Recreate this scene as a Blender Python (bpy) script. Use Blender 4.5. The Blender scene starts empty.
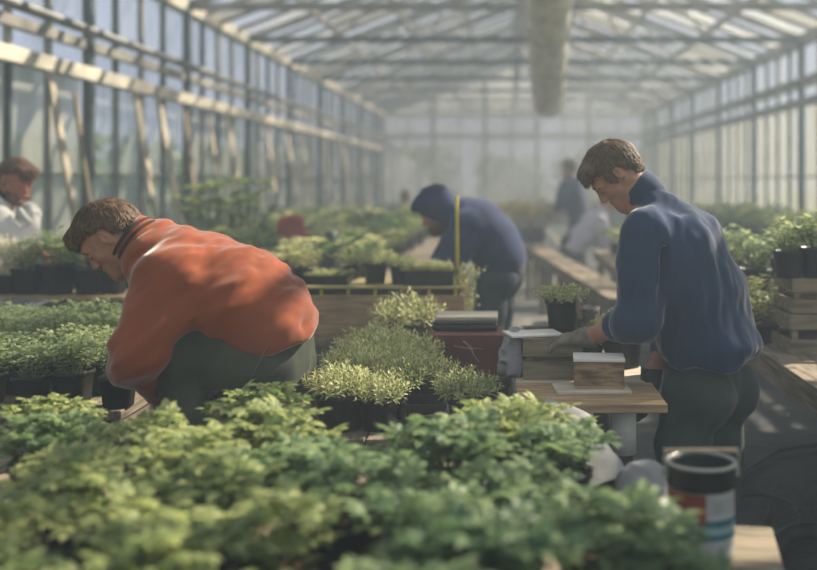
import bpy, math, random
import numpy as np
from mathutils import Vector, Matrix
C = bpy.context.scene.collection
PI = math.pi
FX, VX, VY, CH = 1020.0, 505.0, 180.0, 1.5
def P(px, py, Y):
    return np.array([(px - VX) * Y / FX, Y, CH - (py - VY) * Y / FX])
def V(*a): return np.array(a, dtype=float)
def nrm(v):
    v = np.asarray(v, dtype=float); return v / np.linalg.norm(v)

# ------------------------------------------------------------------ materials
def new_mat(name):
    m = bpy.data.materials.new(name); m.use_nodes = True
    nt = m.node_tree; nt.nodes.clear()
    out = nt.nodes.new('ShaderNodeOutputMaterial')
    return m, nt, out
def mat(name, col, rough=.7, var=.25, scale=8, bump=0, bscale=60, spec=.3, col2=None, stretch=None, metal=0, sheen=0, detail=4, wrinkle=0, wscale=6):
    m, nt, out = new_mat(name)
    N = nt.nodes.new; L = nt.links.new
    b = N('ShaderNodeBsdfPrincipled'); L(b.outputs[0], out.inputs[0])
    b.inputs['Roughness'].default_value = rough
    b.inputs['Specular IOR Level'].default_value = spec
    b.inputs['Metallic'].default_value = metal
    if sheen:
        b.inputs['Sheen Weight'].default_value = sheen
        b.inputs['Sheen Roughness'].default_value = .35
    tc = N('ShaderNodeTexCoord'); mp = N('ShaderNodeMapping'); L(tc.outputs['Object'], mp.inputs[0])
    if stretch: mp.inputs['Scale'].default_value = stretch
    n = N('ShaderNodeTexNoise'); n.inputs['Scale'].default_value = scale; n.inputs['Detail'].default_value = detail
    L(mp.outputs[0], n.inputs['Vector'])
    r = N('ShaderNodeValToRGB'); L(n.outputs['Fac'], r.inputs[0])
    c1 = col; c2 = col2 or tuple(min(1, x * (1 + var)) for x in col)
    if not col2: c1 = tuple(x * (1 - var) for x in col)
    r.color_ramp.elements[0].position = .35; r.color_ramp.elements[1].position = .65
    r.color_ramp.elements[0].color = (*c1, 1); r.color_ramp.elements[1].color = (*c2, 1)
    L(r.outputs[0], b.inputs['Base Color'])
    prev = None
    if wrinkle:
        n3 = N('ShaderNodeTexNoise'); n3.inputs['Scale'].default_value = wscale; n3.inputs['Detail'].default_value = 2; n3.inputs['Distortion'].default_value = 1.2
        L(mp.outputs[0], n3.inputs['Vector'])
        bp = N('ShaderNodeBump'); bp.inputs['Strength'].default_value = wrinkle; bp.inputs['Distance'].default_value = .03
        L(n3.outputs['Fac'], bp.inputs['Height']); prev = bp; L(bp.outputs[0], b.inputs['Normal'])
    if bump:
        n2 = N('ShaderNodeTexNoise'); n2.inputs['Scale'].default_value = bscale; n2.inputs['Detail'].default_value = 3
        L(mp.outputs[0], n2.inputs['Vector'])
        bp = N('ShaderNodeBump'); bp.inputs['Strength'].default_value = bump; bp.inputs['Distance'].default_value = .004
        L(n2.outputs['Fac'], bp.inputs['Height'])
        if prev: L(prev.outputs[0], bp.inputs['Normal'])
        L(bp.outputs[0], b.inputs['Normal'])
    return m
def leaf_mat(name, dark, light, trans=.35, rough=.45):
    m, nt, out = new_mat(name)
    N = nt.nodes.new; L = nt.links.new
    g = N('ShaderNodeNewGeometry'); oi = N('ShaderNodeObjectInfo')
    a = N('ShaderNodeMath'); a.operation = 'MULTIPLY_ADD'; a.inputs[1].default_value = .62; L(g.outputs['Random Per Island'], a.inputs[0])
    a2 = N('ShaderNodeMath'); a2.operation = 'MULTIPLY'; a2.inputs[1].default_value = .38; L(oi.outputs['Random'], a2.inputs[0]); L(a2.outputs[0], a.inputs[2])
    r = N('ShaderNodeValToRGB'); L(a.outputs[0], r.inputs[0])
    r.color_ramp.elements[0].color = (*dark, 1); r.color_ramp.elements[1].color = (*light, 1)
    r.color_ramp.elements[0].position = .1; r.color_ramp.elements[1].position = .9
    b = N('ShaderNodeBsdfPrincipled'); b.inputs['Roughness'].default_value = rough; b.inputs['Specular IOR Level'].default_value = .35
    t = N('ShaderNodeBsdfTranslucent'); mx = N('ShaderNodeMixShader'); mx.inputs[0].default_value = trans
    h = N('ShaderNodeHueSaturation'); h.inputs['Value'].default_value = 1.4; h.inputs['Saturation'].default_value = 1.05
    L(r.outputs[0], b.inputs['Base Color']); L(r.outputs[0], h.inputs['Color']); L(h.outputs[0], t.inputs[0])
    L(b.outputs[0], mx.inputs[1]); L(t.outputs[0], mx.inputs[2]); L(mx.outputs[0], out.inputs[0])
    return m
def glass_mat(name, tr=.7, dirt=(.62, .66, .66), gloss=.04, scale=2.0, var=.25, tint=(.96, .97, 1.0)):
    m, nt, out = new_mat(name)
    N = nt.nodes.new; L = nt.links.new
    tp = N('ShaderNodeBsdfTransparent'); tp.inputs[0].default_value = (*tint, 1)
    d = N('ShaderNodeBsdfDiffuse'); d.inputs[0].default_value = (*dirt, 1)
    t = N('ShaderNodeBsdfTranslucent'); t.inputs[0].default_value = (*dirt, 1)
    dm = N('ShaderNodeMixShader'); dm.inputs[0].default_value = .65; L(d.outputs[0], dm.inputs[1]); L(t.outputs[0], dm.inputs[2])
    gl = N('ShaderNodeBsdfGlossy'); gl.inputs['Roughness'].default_value = .08
    tc = N('ShaderNodeTexCoord'); mp = N('ShaderNodeMapping'); mp.inputs['Scale'].default_value = (1, 1, .45); L(tc.outputs['Object'], mp.inputs[0])
    n = N('ShaderNodeTexNoise'); n.inputs['Scale'].default_value = scale; n.inputs['Detail'].default_value = 5; L(mp.outputs[0], n.inputs['Vector'])
    mr = N('ShaderNodeMapRange'); mr.inputs[1].default_value = .3; mr.inputs[2].default_value = .7
    mr.inputs[3].default_value = max(0, 1 - tr - var); mr.inputs[4].default_value = min(1, 1 - tr + var); L(n.outputs['Fac'], mr.inputs[0])
    m1 = N('ShaderNodeMixShader'); L(mr.outputs[0], m1.inputs[0]); L(tp.outputs[0], m1.inputs[1]); L(dm.outputs[0], m1.inputs[2])
    m2 = N('ShaderNodeMixShader'); m2.inputs[0].default_value = gloss; L(m1.outputs[0], m2.inputs[1]); L(gl.outputs[0], m2.inputs[2])
    L(m2.outputs[0], out.inputs[0])
    return m
M = {}
M['wood'] = mat('greyed_wood', (.20, .165, .115), .8, .4, 5, .5, 30, stretch=(1, 8, 8))
M['wood_y'] = mat('greyed_wood_lengthwise', (.20, .165, .12), .8, .4, 5, .5, 30, stretch=(8, 1, 8))
M['wood_warm'] = mat('warm_planks', (.36, .25, .14), .75, .3, 6, .4, 30, stretch=(1, 8, 8))
M['wood_pale'] = mat('pale_planks', (.52, .46, .36), .75, .2, 6, .3, 30, stretch=(1, 8, 8))
M['wood_old'] = mat('weathered_block', (.22, .15, .085), .85, .55, 14, .8, 45, stretch=(1, 3, 4))
M['board'] = mat('weathered_leaning_board', (.42, .38, .30), .8, .35, 4, .4, 25, stretch=(8, 8, 1))
M['frame'] = mat('weathered_frame_paint', (.26, .255, .23), .6, .35, 3, .3, 40)
M['frame_dark'] = mat('dark_green_steel', (.055, .08, .08), .5, .3, 4, .2, 40)
M['rail'] = mat('pale_rail', (.50, .48, .40), .6, .3, 3, .3, 30)
M['steel'] = mat('grey_galvanised', (.16, .17, .16), .5, .3, 5, .2, 50, metal=.2)
M['concrete'] = mat('knee_wall_render', (.11, .12, .11), .9, .4, 3, .5, 30)
M['fabric_floor'] = mat('black_ground_fabric', (.022, .027, .028), .6, .5, 3, .4, 220, spec=.4, wrinkle=.9, wscale=5)
M['path'] = mat('pale_concrete_path', (.20, .20, .18), .9, .3, 3, .4, 40)
M['grass'] = mat('outdoor_grass', (.10, .15, .05), .9, .4, 2, .6, 20)
M['black'] = mat('black_plastic', (.010, .012, .013), .42, .3, 10, .1, 80, spec=.4)
M['black_soft'] = mat('black_rubber', (.014, .016, .017), .4, .3, 10, .2, 80)
M['soil'] = mat('potting_soil', (.040, .024, .014), .95, .6, 60, 1.0, 120, col2=(.13, .075, .045))
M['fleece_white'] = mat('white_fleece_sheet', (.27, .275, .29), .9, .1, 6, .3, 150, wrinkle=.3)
M['white'] = mat('white_plastic', (.60, .62, .58), .5, .1, 4)
M['paper'] = mat('white_paper_board', (.72, .70, .64), .7, .06, 6)
M['redbox'] = mat('scuffed_red_brown', (.125, .036, .028), .55, .3, 6, .3, 40, spec=.4)
M['scuff'] = mat('pale_scuff_marks', (.40, .30, .28), .7, .2, 20)
M['yellow'] = mat('yellow_cane', (.55, .46, .05), .6, .15, 10)
M['red'] = mat('red_sacking', (.28, .035, .022), .8, .3, 8, .3, 60)
M['green_plastic'] = mat('dark_green_plastic', (.015, .05, .035), .5, .2, 8)
M['terracotta'] = mat('terracotta', (.36, .14, .07), .8, .2, 8)
M['duct'] = mat('polythene_air_duct', (.60, .57, .48), .55, .2, 2.5, .2, 8, stretch=(3, 1, 3), wrinkle=.4, wscale=5)
M['can_red'] = mat('label_red', (.22, .040, .020), .5, .2, 20)
M['can_white'] = mat('label_white', (.36, .37, .36), .5, .12, 20)
M['can_teal'] = mat('label_teal', (.03, .13, .17), .5, .25, 20)
M['can_grey'] = mat('label_print', (.22, .24, .26), .5, .2, 20)
M['tin'] = mat('pale_tin', (.40, .40, .37), .38, .15, 10, metal=.6)
M['stickwood'] = mat('pale_dowel', (.52, .42, .28), .6, .15, 20)
M['glass'] = glass_mat('dusty_glass', .72, (.60, .64, .63), .04, 1.5, .2)
M['glass_clear'] = glass_mat('clearer_glass', .88, (.62, .66, .66), .05, 1.5, .12)
M['glass_back'] = glass_mat('grey_back_glass', .70, (.30, .31, .31), .03, 1.2, .12)
M['glass_dirty'] = glass_mat('dirty_glass', .42, (.58, .60, .56), .03, 2.5, .25)
M['glass_grimy'] = glass_mat('grimy_glass', .15, (.30, .30, .26), .03, 3, .14)
M['poly'] = glass_mat('polythene_sheet', .5, (.75, .78, .78), .0, 3, .2)
M['leaf_front'] = leaf_mat('leaf_yellow_green', (.09, .155, .055), (.47, .51, .215), .44)
M['leaf_front_shaded'] = leaf_mat('leaf_shaded_green', (.05, .12, .058), (.27, .36, .165), .42)  # shaded copy of the yellow-green front leaf, shade put into its colour
M['leaf_mid'] = leaf_mat('leaf_pale_lime', (.20, .25, .10), (.60, .60, .31), .38)
M['leaf_small'] = leaf_mat('leaf_grey_green', (.13, .20, .095), (.47, .53, .27), .37)
M['leaf_sedum'] = leaf_mat('leaf_cream_green', (.24, .28, .11), (.58, .58, .30), .3)
M['leaf_far'] = leaf_mat('leaf_soft_green', (.10, .17, .05), (.38, .44, .16), .35)
M['leaf_dark'] = leaf_mat('leaf_deep_green', (.035, .10, .03), (.15, .26, .08), .35)
M['leaf_tree'] = leaf_mat('leaf_tree', (.05, .10, .045), (.16, .24, .10), .3)
M['leaf_rust'] = leaf_mat('leaf_rusty', (.12, .11, .04), (.32, .26, .11), .3)
M['petal'] = leaf_mat('petal_cream', (.55, .52, .40), (.75, .72, .60), .35)
M['stem'] = mat('green_stem', (.13, .17, .06), .7, .3, 30)
M['skin'] = mat('skin_tone', (.38, .185, .115), .5, .16, 25, .1, 200, spec=.35)
M['skin_ruddy'] = mat('skin_ruddy', (.40, .16, .10), .5, .16, 25, .1, 200, spec=.35)
M['lip'] = mat('lip_tone', (.34, .115, .09), .45, .1, 20)
M['hair_brown'] = mat('hair_brown', (.075, .043, .022), .55, .5, 60, .5, 200, col2=(.17, .10, .05))
M['hair_ginger'] = mat('hair_light_brown', (.13, .066, .030), .55, .4, 60, .5, 200)
M['hair_grey'] = mat('hair_dark', (.045, .035, .028), .6, .4, 60, .4, 200)
M['fl_orange'] = mat('orange_red_fleece', (.25, .066, .028), .95, .12, 7, .22, 420, sheen=.65, spec=.12)
M['fl_orange_dark'] = mat('dark_collar_piping', (.035, .018, .018), .9, .2, 10)
M['fl_blue'] = mat('navy_blue_fleece', (.020, .040, .092), .95, .15, 7, .22, 420, sheen=.65, spec=.12)
M['tr_green'] = mat('olive_grey_cotton', (.050, .060, .042), .9, .2, 12, .5, 260, sheen=.1, spec=.15)
M['tr_dark'] = mat('dark_green_cotton', (.034, .050, .048), .9, .2, 12, .5, 260, sheen=.1, spec=.15)
M['jk_navy'] = mat('navy_jacket', (.022, .036, .095), .85, .15, 10, .4, 200, sheen=.2, spec=.2)
M['jeans'] = mat('blue_grey_denim', (.030, .042, .056), .9, .2, 12, .4, 250)
M['sh_black'] = mat('black_shirt', (.012, .012, .014), .9, .2, 10)
M['sh_white'] = mat('white_shirt', (.68, .68, .66), .9, .06, 10, .2, 100)
M['sh_lilac'] = mat('pale_lilac_shirt', (.46, .45, .55), .9, .08, 10, .2, 100)
M['boot'] = mat('dark_leather', (.020, .016, .013), .6, .2, 20)
M['glove_grey'] = mat('grey_work_glove', (.18, .165, .125), .9, .3, 25, .6, 200)
M['glove_dark'] = mat('dark_work_glove', (.020, .024, .026), .8, .3, 25, .6, 200)
M['seam'] = mat('pale_seam_thread', (.12, .13, .10), .9, .1, 20)

# ------------------------------------------------------------------ objects
def tag(o, label=None, cat=None, group=None, kind=None):
    if label: o['label'] = label
    if cat: o['category'] = cat
    if group: o['group'] = group
    if kind: o['kind'] = kind
    return o
def empty(name, loc=(0, 0, 0), rz=0, parent=None):
    o = bpy.data.objects.new(name, None); C.objects.link(o)
    o.location = loc; o.rotation_euler = (0, 0, rz); o.empty_display_size = .05
    if parent: o.parent = parent
    return o
def thing(name, label, cat, loc=(0, 0, 0), rz=0, group=None):
    return tag(empty(name, [float(x) for x in loc], rz), label, cat, group)
class MB:
    def __init__(s): s.v = []; s.f = []; s.sm = []; s.mi = []; s.cur = 0
    def _add(s, vs, fs, smooth=False):
        n = len(s.v); s.v += [tuple(float(c) for c in v) for v in vs]
        for f in fs: s.f.append([n + i for i in f]); s.sm.append(smooth); s.mi.append(s.cur)
        return s
    def box(s, c, d, rz=0, rot=None, taper=1.0):
        x, y, z = [k / 2 for k in d]
        vs = [(a * x * (taper if e < 0 else 1), b * y * (taper if e < 0 else 1), e * z) for e in (-1, 1) for a, b in ((-1, -1), (1, -1), (1, 1), (-1, 1))]
        R = rot if rot is not None else Matrix.Rotation(rz, 3, 'Z')
        vs = [R @ Vector(v) + Vector(c) for v in vs]
        return s._add(vs, [(3, 2, 1, 0), (4, 5, 6, 7), (0, 1, 5, 4), (1, 2, 6, 5), (2, 3, 7, 6), (3, 0, 4, 7)])
    def bar(s, a, b, w, h, up=(0, 0, 1)):
        a = Vector(a); b = Vector(b); d = (b - a).normalized(); u = Vector(up)
        if abs(d.dot(u)) > .98: u = Vector((0, 1, 0))
        x = d.cross(u).normalized(); z = x.cross(d).normalized()
        vs = [p + x * i * w / 2 + z * j * h / 2 for p in (a, b) for i, j in ((-1, -1), (1, -1), (1, 1), (-1, 1))]
        return s._add(vs, [(0, 1, 2, 3), (7, 6, 5, 4), (0, 4, 5, 1), (1, 5, 6, 2), (2, 6, 7, 3), (3, 7, 4, 0)])
    def tube(s, pts, r, seg=10, caps=True):
        pts = [Vector([float(c) for c in p]) for p in pts]
        rs = r if hasattr(r, '__len__') else [r] * len(pts)
        rings = []; u = None
        for i, p in enumerate(pts):
            d = (pts[min(i + 1, len(pts) - 1)] - pts[max(i - 1, 0)]).normalized()
            if u is None:
                u = Vector((0, 0, 1)) if abs(d.z) < .9 else Vector((1, 0, 0))
            x = d.cross(u).normalized(); u = x.cross(d).normalized()
            rings.append([p + (x * math.cos(2 * PI * k / seg) + u * math.sin(2 * PI * k / seg)) * rs[i] for k in range(seg)])
        vs = [v for R in rings for v in R]; fs = []
        for i in range(len(pts) - 1):
            for k in range(seg):
                k2 = (k + 1) % seg; fs.append((i * seg + k, i * seg + k2, (i + 1) * seg + k2, (i + 1) * seg + k))
        s._add(vs, fs, True)
        if caps:
            n = len(s.v) - len(vs)
            s.f.append([n + k for k in range(seg)][::-1]); s.sm.append(False); s.mi.append(s.cur)
            s.f.append([n + (len(pts) - 1) * seg + k for k in range(seg)]); s.sm.append(False); s.mi.append(s.cur)
        return s
    def lathe(s, prof, c=(0, 0, 0), seg=24, smooth=True, square=0, a0=None):
        # prof: (r, z); square > 0 makes a rounded square section
        vs = []; fs = []
        for r, z in prof:
            for k in range(seg):
                t = 2 * PI * (k + .5) / seg; cx, sx = math.cos(t), math.sin(t)
                q = 1.0
                if square: q = 1 / (abs(cx) ** square + abs(sx) ** square) ** (1 / square)
                vs.append((c[0] + r * q * cx, c[1] + r * q * sx, c[2] + z))
        for i in range(len(prof) - 1):
            for k in range(seg):
                k2 = (k + 1) % seg; fs.append((i * seg + k, i * seg + k2, (i + 1) * seg + k2, (i + 1) * seg + k))
        s._add(vs, fs, smooth)
        n = len(s.v) - len(vs)
        if prof[0][0] > 1e-4: s.f.append([n + k for k in range(seg)][::-1]); s.sm.append(False); s.mi.append(s.cur)
        if prof[-1][0] > 1e-4: s.f.append([n + (len(prof) - 1) * seg + k for k in range(seg)]); s.sm.append(False); s.mi.append(s.cur)
        return s
    def mesh(s, name):
        me = bpy.data.meshes.new(name); me.from_pydata(s.v, [], s.f)
        me.polygons.foreach_set('use_smooth', s.sm); me.polygons.foreach_set('material_index', s.mi); me.update()
        return me
    def build(s, name, mats, parent=None, bevel=0, kind=None):
        me = s.mesh(name)
        for m in (mats if isinstance(mats, (list, tuple)) else [mats]): me.materials.append(m)
        return link(name, me, parent, bevel, kind)
def link(name, me, parent=None, bevel=0, kind=None):
    o = bpy.data.objects.new(name, me); C.objects.link(o)
    if parent: o.parent = parent
    if bevel:
        b = o.modifiers.new('bevel', 'BEVEL'); b.width = bevel; b.segments = 2; b.limit_method = 'ANGLE'; b.angle_limit = .9
    if kind: o['kind'] = kind
    return o
def children(o): return [c for c in bpy.data.objects if c.parent is o]
def copy_tree(o, kids, loc, rz=None, sc=None, label=None, group=None):
    c = o.copy(); C.objects.link(c); c.location = loc
    if rz is not None: c.rotation_euler = (0, 0, rz)
    if sc is not None: c.scale = (sc, sc, sc) if not hasattr(sc, '__len__') else sc
    if label: c['label'] = label
    if group: c['group'] = group
    for k in kids:
        d = k.copy(); C.objects.link(d); d.parent = c
    return c
ORD = ['first', 'second', 'third', 'fourth', 'fifth', 'sixth', 'seventh', 'eighth', 'ninth', 'tenth', 'eleventh', 'twelfth', 'thirteenth', 'fourteenth']
# ------------------------------------------------------------------ signed distance modelling for bodies and cloth
def smin(a, b, k):
    if k <= 0: return np.minimum(a, b)
    h = np.maximum(k - np.abs(a - b), 0) / k
    return np.minimum(a, b) - h * h * (k * .25)
_NR = np.random.default_rng(7); _LAT = _NR.random((32, 32, 32)).astype(np.float32)
def vnoise(p):
    i = np.floor(p).astype(int); t = p - i; t = t * t * (3 - 2 * t); i &= 31; j = (i + 1) & 31
    def g(a, b, c): return _LAT[a, b, c]
    x0, y0, z0 = i.T; x1, y1, z1 = j.T; tx, ty, tz = t.T
    a = g(x0, y0, z0) * (1 - tx) + g(x1, y0, z0) * tx; b = g(x0, y1, z0) * (1 - tx) + g(x1, y1, z0) * tx
    c = g(x0, y0, z1) * (1 - tx) + g(x1, y0, z1) * tx; d = g(x0, y1, z1) * (1 - tx) + g(x1, y1, z1) * tx
    return (a * (1 - ty) + b * ty) * (1 - tz) + (c * (1 - ty) + d * ty) * tz
class Field:
    def __init__(s, lo, hi, res):
        s.lo = np.array(lo, float); s.res = res
        s.n = np.ceil((np.array(hi, float) - s.lo) / res).astype(int) + 1
        s.f = np.full(s.n, .25, np.float32)
        s.ax = [(s.lo[i] + np.arange(s.n[i]) * res).astype(np.float32) for i in range(3)]
    def _do(s, lo, hi, fn, k, op='u'):
        pad = k + 4 * s.res
        a = np.clip(np.floor((np.minimum(lo, hi) - pad - s.lo) / s.res).astype(int), 0, s.n)
        b = np.clip(np.ceil((np.maximum(lo, hi) + pad - s.lo) / s.res).astype(int) + 1, 0, s.n)
        if (b <= a).any(): return
        sl = tuple(slice(a[i], b[i]) for i in range(3))
        X = s.ax[0][sl[0]][:, None, None]; Y = s.ax[1][sl[1]][None, :, None]; Z = s.ax[2][sl[2]][None, None, :]
        d = fn(X, Y, Z)
        if op == 'u': s.f[sl] = smin(s.f[sl], d, k)
        else: s.f[sl] = -smin(-s.f[sl], d, k)
    def cone(s, a, b, ra, rb, k=.02, lat=None, op='u'):
        a = np.array(a, float); b = np.array(b, float); ba = b - a; L2 = max(float(ba @ ba), 1e-9)
        def fn(X, Y, Z):
            x, y, z = X - np.float32(a[0]), Y - np.float32(a[1]), Z - np.float32(a[2])
            t = np.clip((x * ba[0] + y * ba[1] + z * ba[2]) / L2, 0, 1).astype(np.float32)
            qx, qy, qz = x - t * np.float32(ba[0]), y - t * np.float32(ba[1]), z - t * np.float32(ba[2])
            q2 = qx * qx + qy * qy + qz * qz
            if lat is not None:
                n, sc = lat; qn = qx * np.float32(n[0]) + qy * np.float32(n[1]) + qz * np.float32(n[2])
                q2 = q2 + qn * qn * np.float32(1 / sc ** 2 - 1)
            return np.sqrt(np.maximum(q2, 1e-12)) - (ra + (rb - ra) * t)
        R = max(ra, rb) * (max(lat[1], 1) if lat else 1)
        s._do(np.minimum(a, b) - R, np.maximum(a, b) + R, fn, k, op); return s
    def chain(s, pts, rs, k=.02, lat=None, op='u'):
        for i in range(len(pts) - 1): s.cone(pts[i], pts[i + 1], rs[i], rs[i + 1], k, lat, op)
        return s
    def ell(s, c, ax, r, k=.02, op='u'):
        c = np.array(c, float)
        def fn(X, Y, Z):
            x, y, z = X - np.float32(c[0]), Y - np.float32(c[1]), Z - np.float32(c[2])
            k0 = 0; k1 = 0
            for A, rr in zip(ax, r):
                q = (x * np.float32(A[0]) + y * np.float32(A[1]) + z * np.float32(A[2])) / np.float32(rr); k0 = k0 + q * q; k1 = k1 + q * q / np.float32(rr * rr)
            k0 = np.sqrt(k0); k1 = np.sqrt(np.maximum(k1, 1e-9))
            return k0 * (k0 - 1) / k1
        ext = np.sqrt(sum((np.abs(np.array(A)) * rr) ** 2 for A, rr in zip(ax, r)))
        s._do(c - ext, c + ext, fn, k, op); return s
    def plane_cut(s, p, n, k=.004):      # keeps the side against n
        n = nrm(n); c = float(np.dot(p, n))
        d = s.ax[0][:, None, None] * np.float32(n[0]) + s.ax[1][None, :, None] * np.float32(n[1]) + s.ax[2][None, None, :] * np.float32(n[2]) - np.float32(c)
        s.f = -smin(-s.f, -d, k); return s
    def noise(s, amp, scale, ridged=False, band=.03, off=0, where=None):
        m = np.abs(s.f) < band; I = np.argwhere(m); p = s.lo + I * s.res
        sc = np.array(scale, float) if hasattr(scale, '__len__') else np.array([scale] * 3)
        q = p if not (hasattr(scale, 'shape') and scale.shape == (3, 3)) else p @ scale.T
        n = vnoise((q * sc if q is p else q) + off + 100)
        n = (1 - np.abs(2 * n - 1) * 2) if ridged else (2 * n - 1)
        a = amp if where is None else amp * where(p)
        s.f[m] -= (a * n).astype(np.float32); return s
    def extract(s):
        f = s.f; S = f < 0
        S[0] = S[-1] = False; S[:, 0] = S[:, -1] = False; S[:, :, 0] = S[:, :, -1] = False
        f = np.where(S, f, np.maximum(f, 1e-5))
        cnt = np.zeros(tuple(k - 1 for k in s.n), np.uint8)
        for dx in (0, 1):
            for dy in (0, 1):
                for dz in (0, 1): cnt += S[dx:s.n[0] - 1 + dx, dy:s.n[1] - 1 + dy, dz:s.n[2] - 1 + dz]
        act = (cnt > 0) & (cnt < 8); I = np.argwhere(act)
        idx = np.full(act.shape, -1, np.int32); idx[act] = np.arange(len(I))
        acc = np.zeros((len(I), 3)); num = np.zeros(len(I))
        cs = [(a, b, c) for a in (0, 1) for b in (0, 1) for c in (0, 1)]
        val = {c: f[I[:, 0] + c[0], I[:, 1] + c[1], I[:, 2] + c[2]].astype(float) for c in cs}
        for c in cs:
            for ax in range(3):
                if c[ax]: continue
                d = list(c); d[ax] = 1; d = tuple(d)
                a, b = val[c], val[d]; m = (a < 0) != (b < 0)
                t = np.where(m, a / np.where(m, a - b, 1), 0); p = np.tile(np.array(c, float), (len(I), 1)); p[:, ax] = t
                acc[m] += p[m]; num[m] += 1
        v = s.lo + (I + acc / num[:, None]) * s.res
        quads = []
        for ax in range(3):
            u, w = (ax + 1) % 3, (ax + 2) % 3
            sa = [slice(None)] * 3; sb = [slice(None)] * 3; sa[ax] = slice(0, -1); sb[ax] = slice(1, None)
            A, B = S[tuple(sa)], S[tuple(sb)]
            E = np.argwhere(A != B)
            E = E[(E[:, u] > 0) & (E[:, w] > 0) & (E[:, u] < s.n[u] - 1) & (E[:, w] < s.n[w] - 1)]
            fl = A[tuple(E.T)]
            def g(du, dw):
                e = E.copy(); e[:, u] += du; e[:, w] += dw; return idx[tuple(e.T)]
            q = np.stack([g(-1, -1), g(0, -1), g(0, 0), g(-1, 0)], 1); q[~fl] = q[~fl][:, ::-1]
            quads.append(q)
        q = np.concatenate(quads); q = q[(q >= 0).all(1)]
        return v, q
def biggest(v, q, keep=.02):
    # drop tiny floating crumbs
    n = len(v); lab = np.arange(n)
    for _ in range(200):
        m = lab[q].min(1); new = lab.copy()
        for c in range(4): np.minimum.at(new, q[:, c], m)
        new = new[new]
        if (new == lab).all(): break
        lab = new
    ids, cn = np.unique(lab, return_counts=True)
    ok = set(ids[cn > n * keep]); okv = np.isin(lab, list(ok))
    mp = np.cumsum(okv) - 1; q = q[okv[q].all(1)]
    return v[okv], mp[q]
def np_mesh(name, v, q, mats, mi=None, smooth=True):
    me = bpy.data.meshes.new(name); k = q.shape[1]
    me.vertices.add(len(v)); me.vertices.foreach_set('co', np.asarray(v, np.float32).ravel())
    me.loops.add(q.size); me.loops.foreach_set('vertex_index', q.astype(np.int32).ravel())
    me.polygons.add(len(q)); me.polygons.foreach_set('loop_start', np.arange(0, q.size, k, dtype=np.int32))
    try: me.polygons.foreach_set('loop_total', np.full(len(q), k, np.int32))
    except Exception: pass
    for m in (mats if isinstance(mats, (list, tuple)) else [mats]): me.materials.append(m)
    if mi is not None: me.polygons.foreach_set('material_index', mi.astype(np.int32))
    me.polygons.foreach_set('use_smooth', np.full(len(q), smooth))
    me.update(calc_edges=True); me.validate(); return me
def sdf_obj(name, F, mats, parent, origin, mifn=None, keep=.02):
    v, q = F.extract(); v, q = biggest(v, q, keep)
    mi = mifn(v[q].mean(1)) if mifn else None
    return link(name, np_mesh(name, v - origin, q, mats, mi), parent)

# ------------------------------------------------------------------ people
def head_frame(face, left):
    F = nrm(face); L = nrm(np.array(left) - F * np.dot(F, left)); U = np.cross(F, L); return F, U, L
def add_head(fd, c, F, U, L, s=1.0, beard=0):
    def p(f, u, l=0): return c + s * (F * f + U * u + L * l)
    ax = (F, U, L)
    fd.ell(p(-.012, .030), ax, (.098 * s, .088 * s, .075 * s), .01)
    fd.ell(p(.028, -.045), ax, (.060 * s, .076 * s, .056 * s), .03)
    for e in (-1, 1):
        fd.cone(p(-.012, -.050, e * .050), p(.070, -.104, e * .012), .021 * s, .020 * s, .022)
        fd.cone(p(.056, -.030, e * .040), p(.04, -.045, e * .048), .018 * s, .014 * s, .02)          # cheekbone
    fd.cone(p(.074, .018, -.034), p(.074, .018, .034), .015 * s, .015 * s, .02)
    for e in (-1, 1): fd.ell(p(.092, -.004, e * .032), ax, (.018 * s, .012 * s, .018 * s), .012, 's')
    fd.cone(p(.084, .004), p(.105, -.034), .009 * s, .0115 * s, .012)
    for e in (-1, 1): fd.cone(p(.098, -.040, e * .011), p(.094, -.039, e * .014), .009 * s, .008 * s, .008)
    for e in (-1, 1): fd.ell(p(.074, -.006, e * .031), ax, (.0135 * s,) * 3, .004)                     # lids
    fd.cone(p(.078, -.076, -.016), p(.078, -.076, .016), .015 * s, .015 * s, .02)
    fd.cone(p(.091, -.069, -.015), p(.091, -.069, .015), .0065 * s, .0065 * s, .006)
    fd.cone(p(.089, -.082, -.013), p(.089, -.082, .013), .0075 * s, .0075 * s, .006)
    fd.cone(p(.097, -.0755, -.026), p(.097, -.0755, .026), .0045 * s, .0045 * s, .003, op='s')
    fd.cone(p(.081, -.110, -.008), p(.081, -.110, .008), .017 * s, .017 * s, .02)
    for e in (-1, 1):
        n = nrm(L * e - F * .35); a2 = nrm(F - n * np.dot(F, n)); a3 = np.cross(n, a2)
        fd.ell(p(-.012, -.006, e * .079), (a2, a3, n), (.020 * s, .030 * s, .010 * s), .008)
        fd.ell(p(-.004, -.002, e * .090), (a2, a3, n), (.011 * s, .017 * s, .009 * s), .005, 's')
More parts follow.
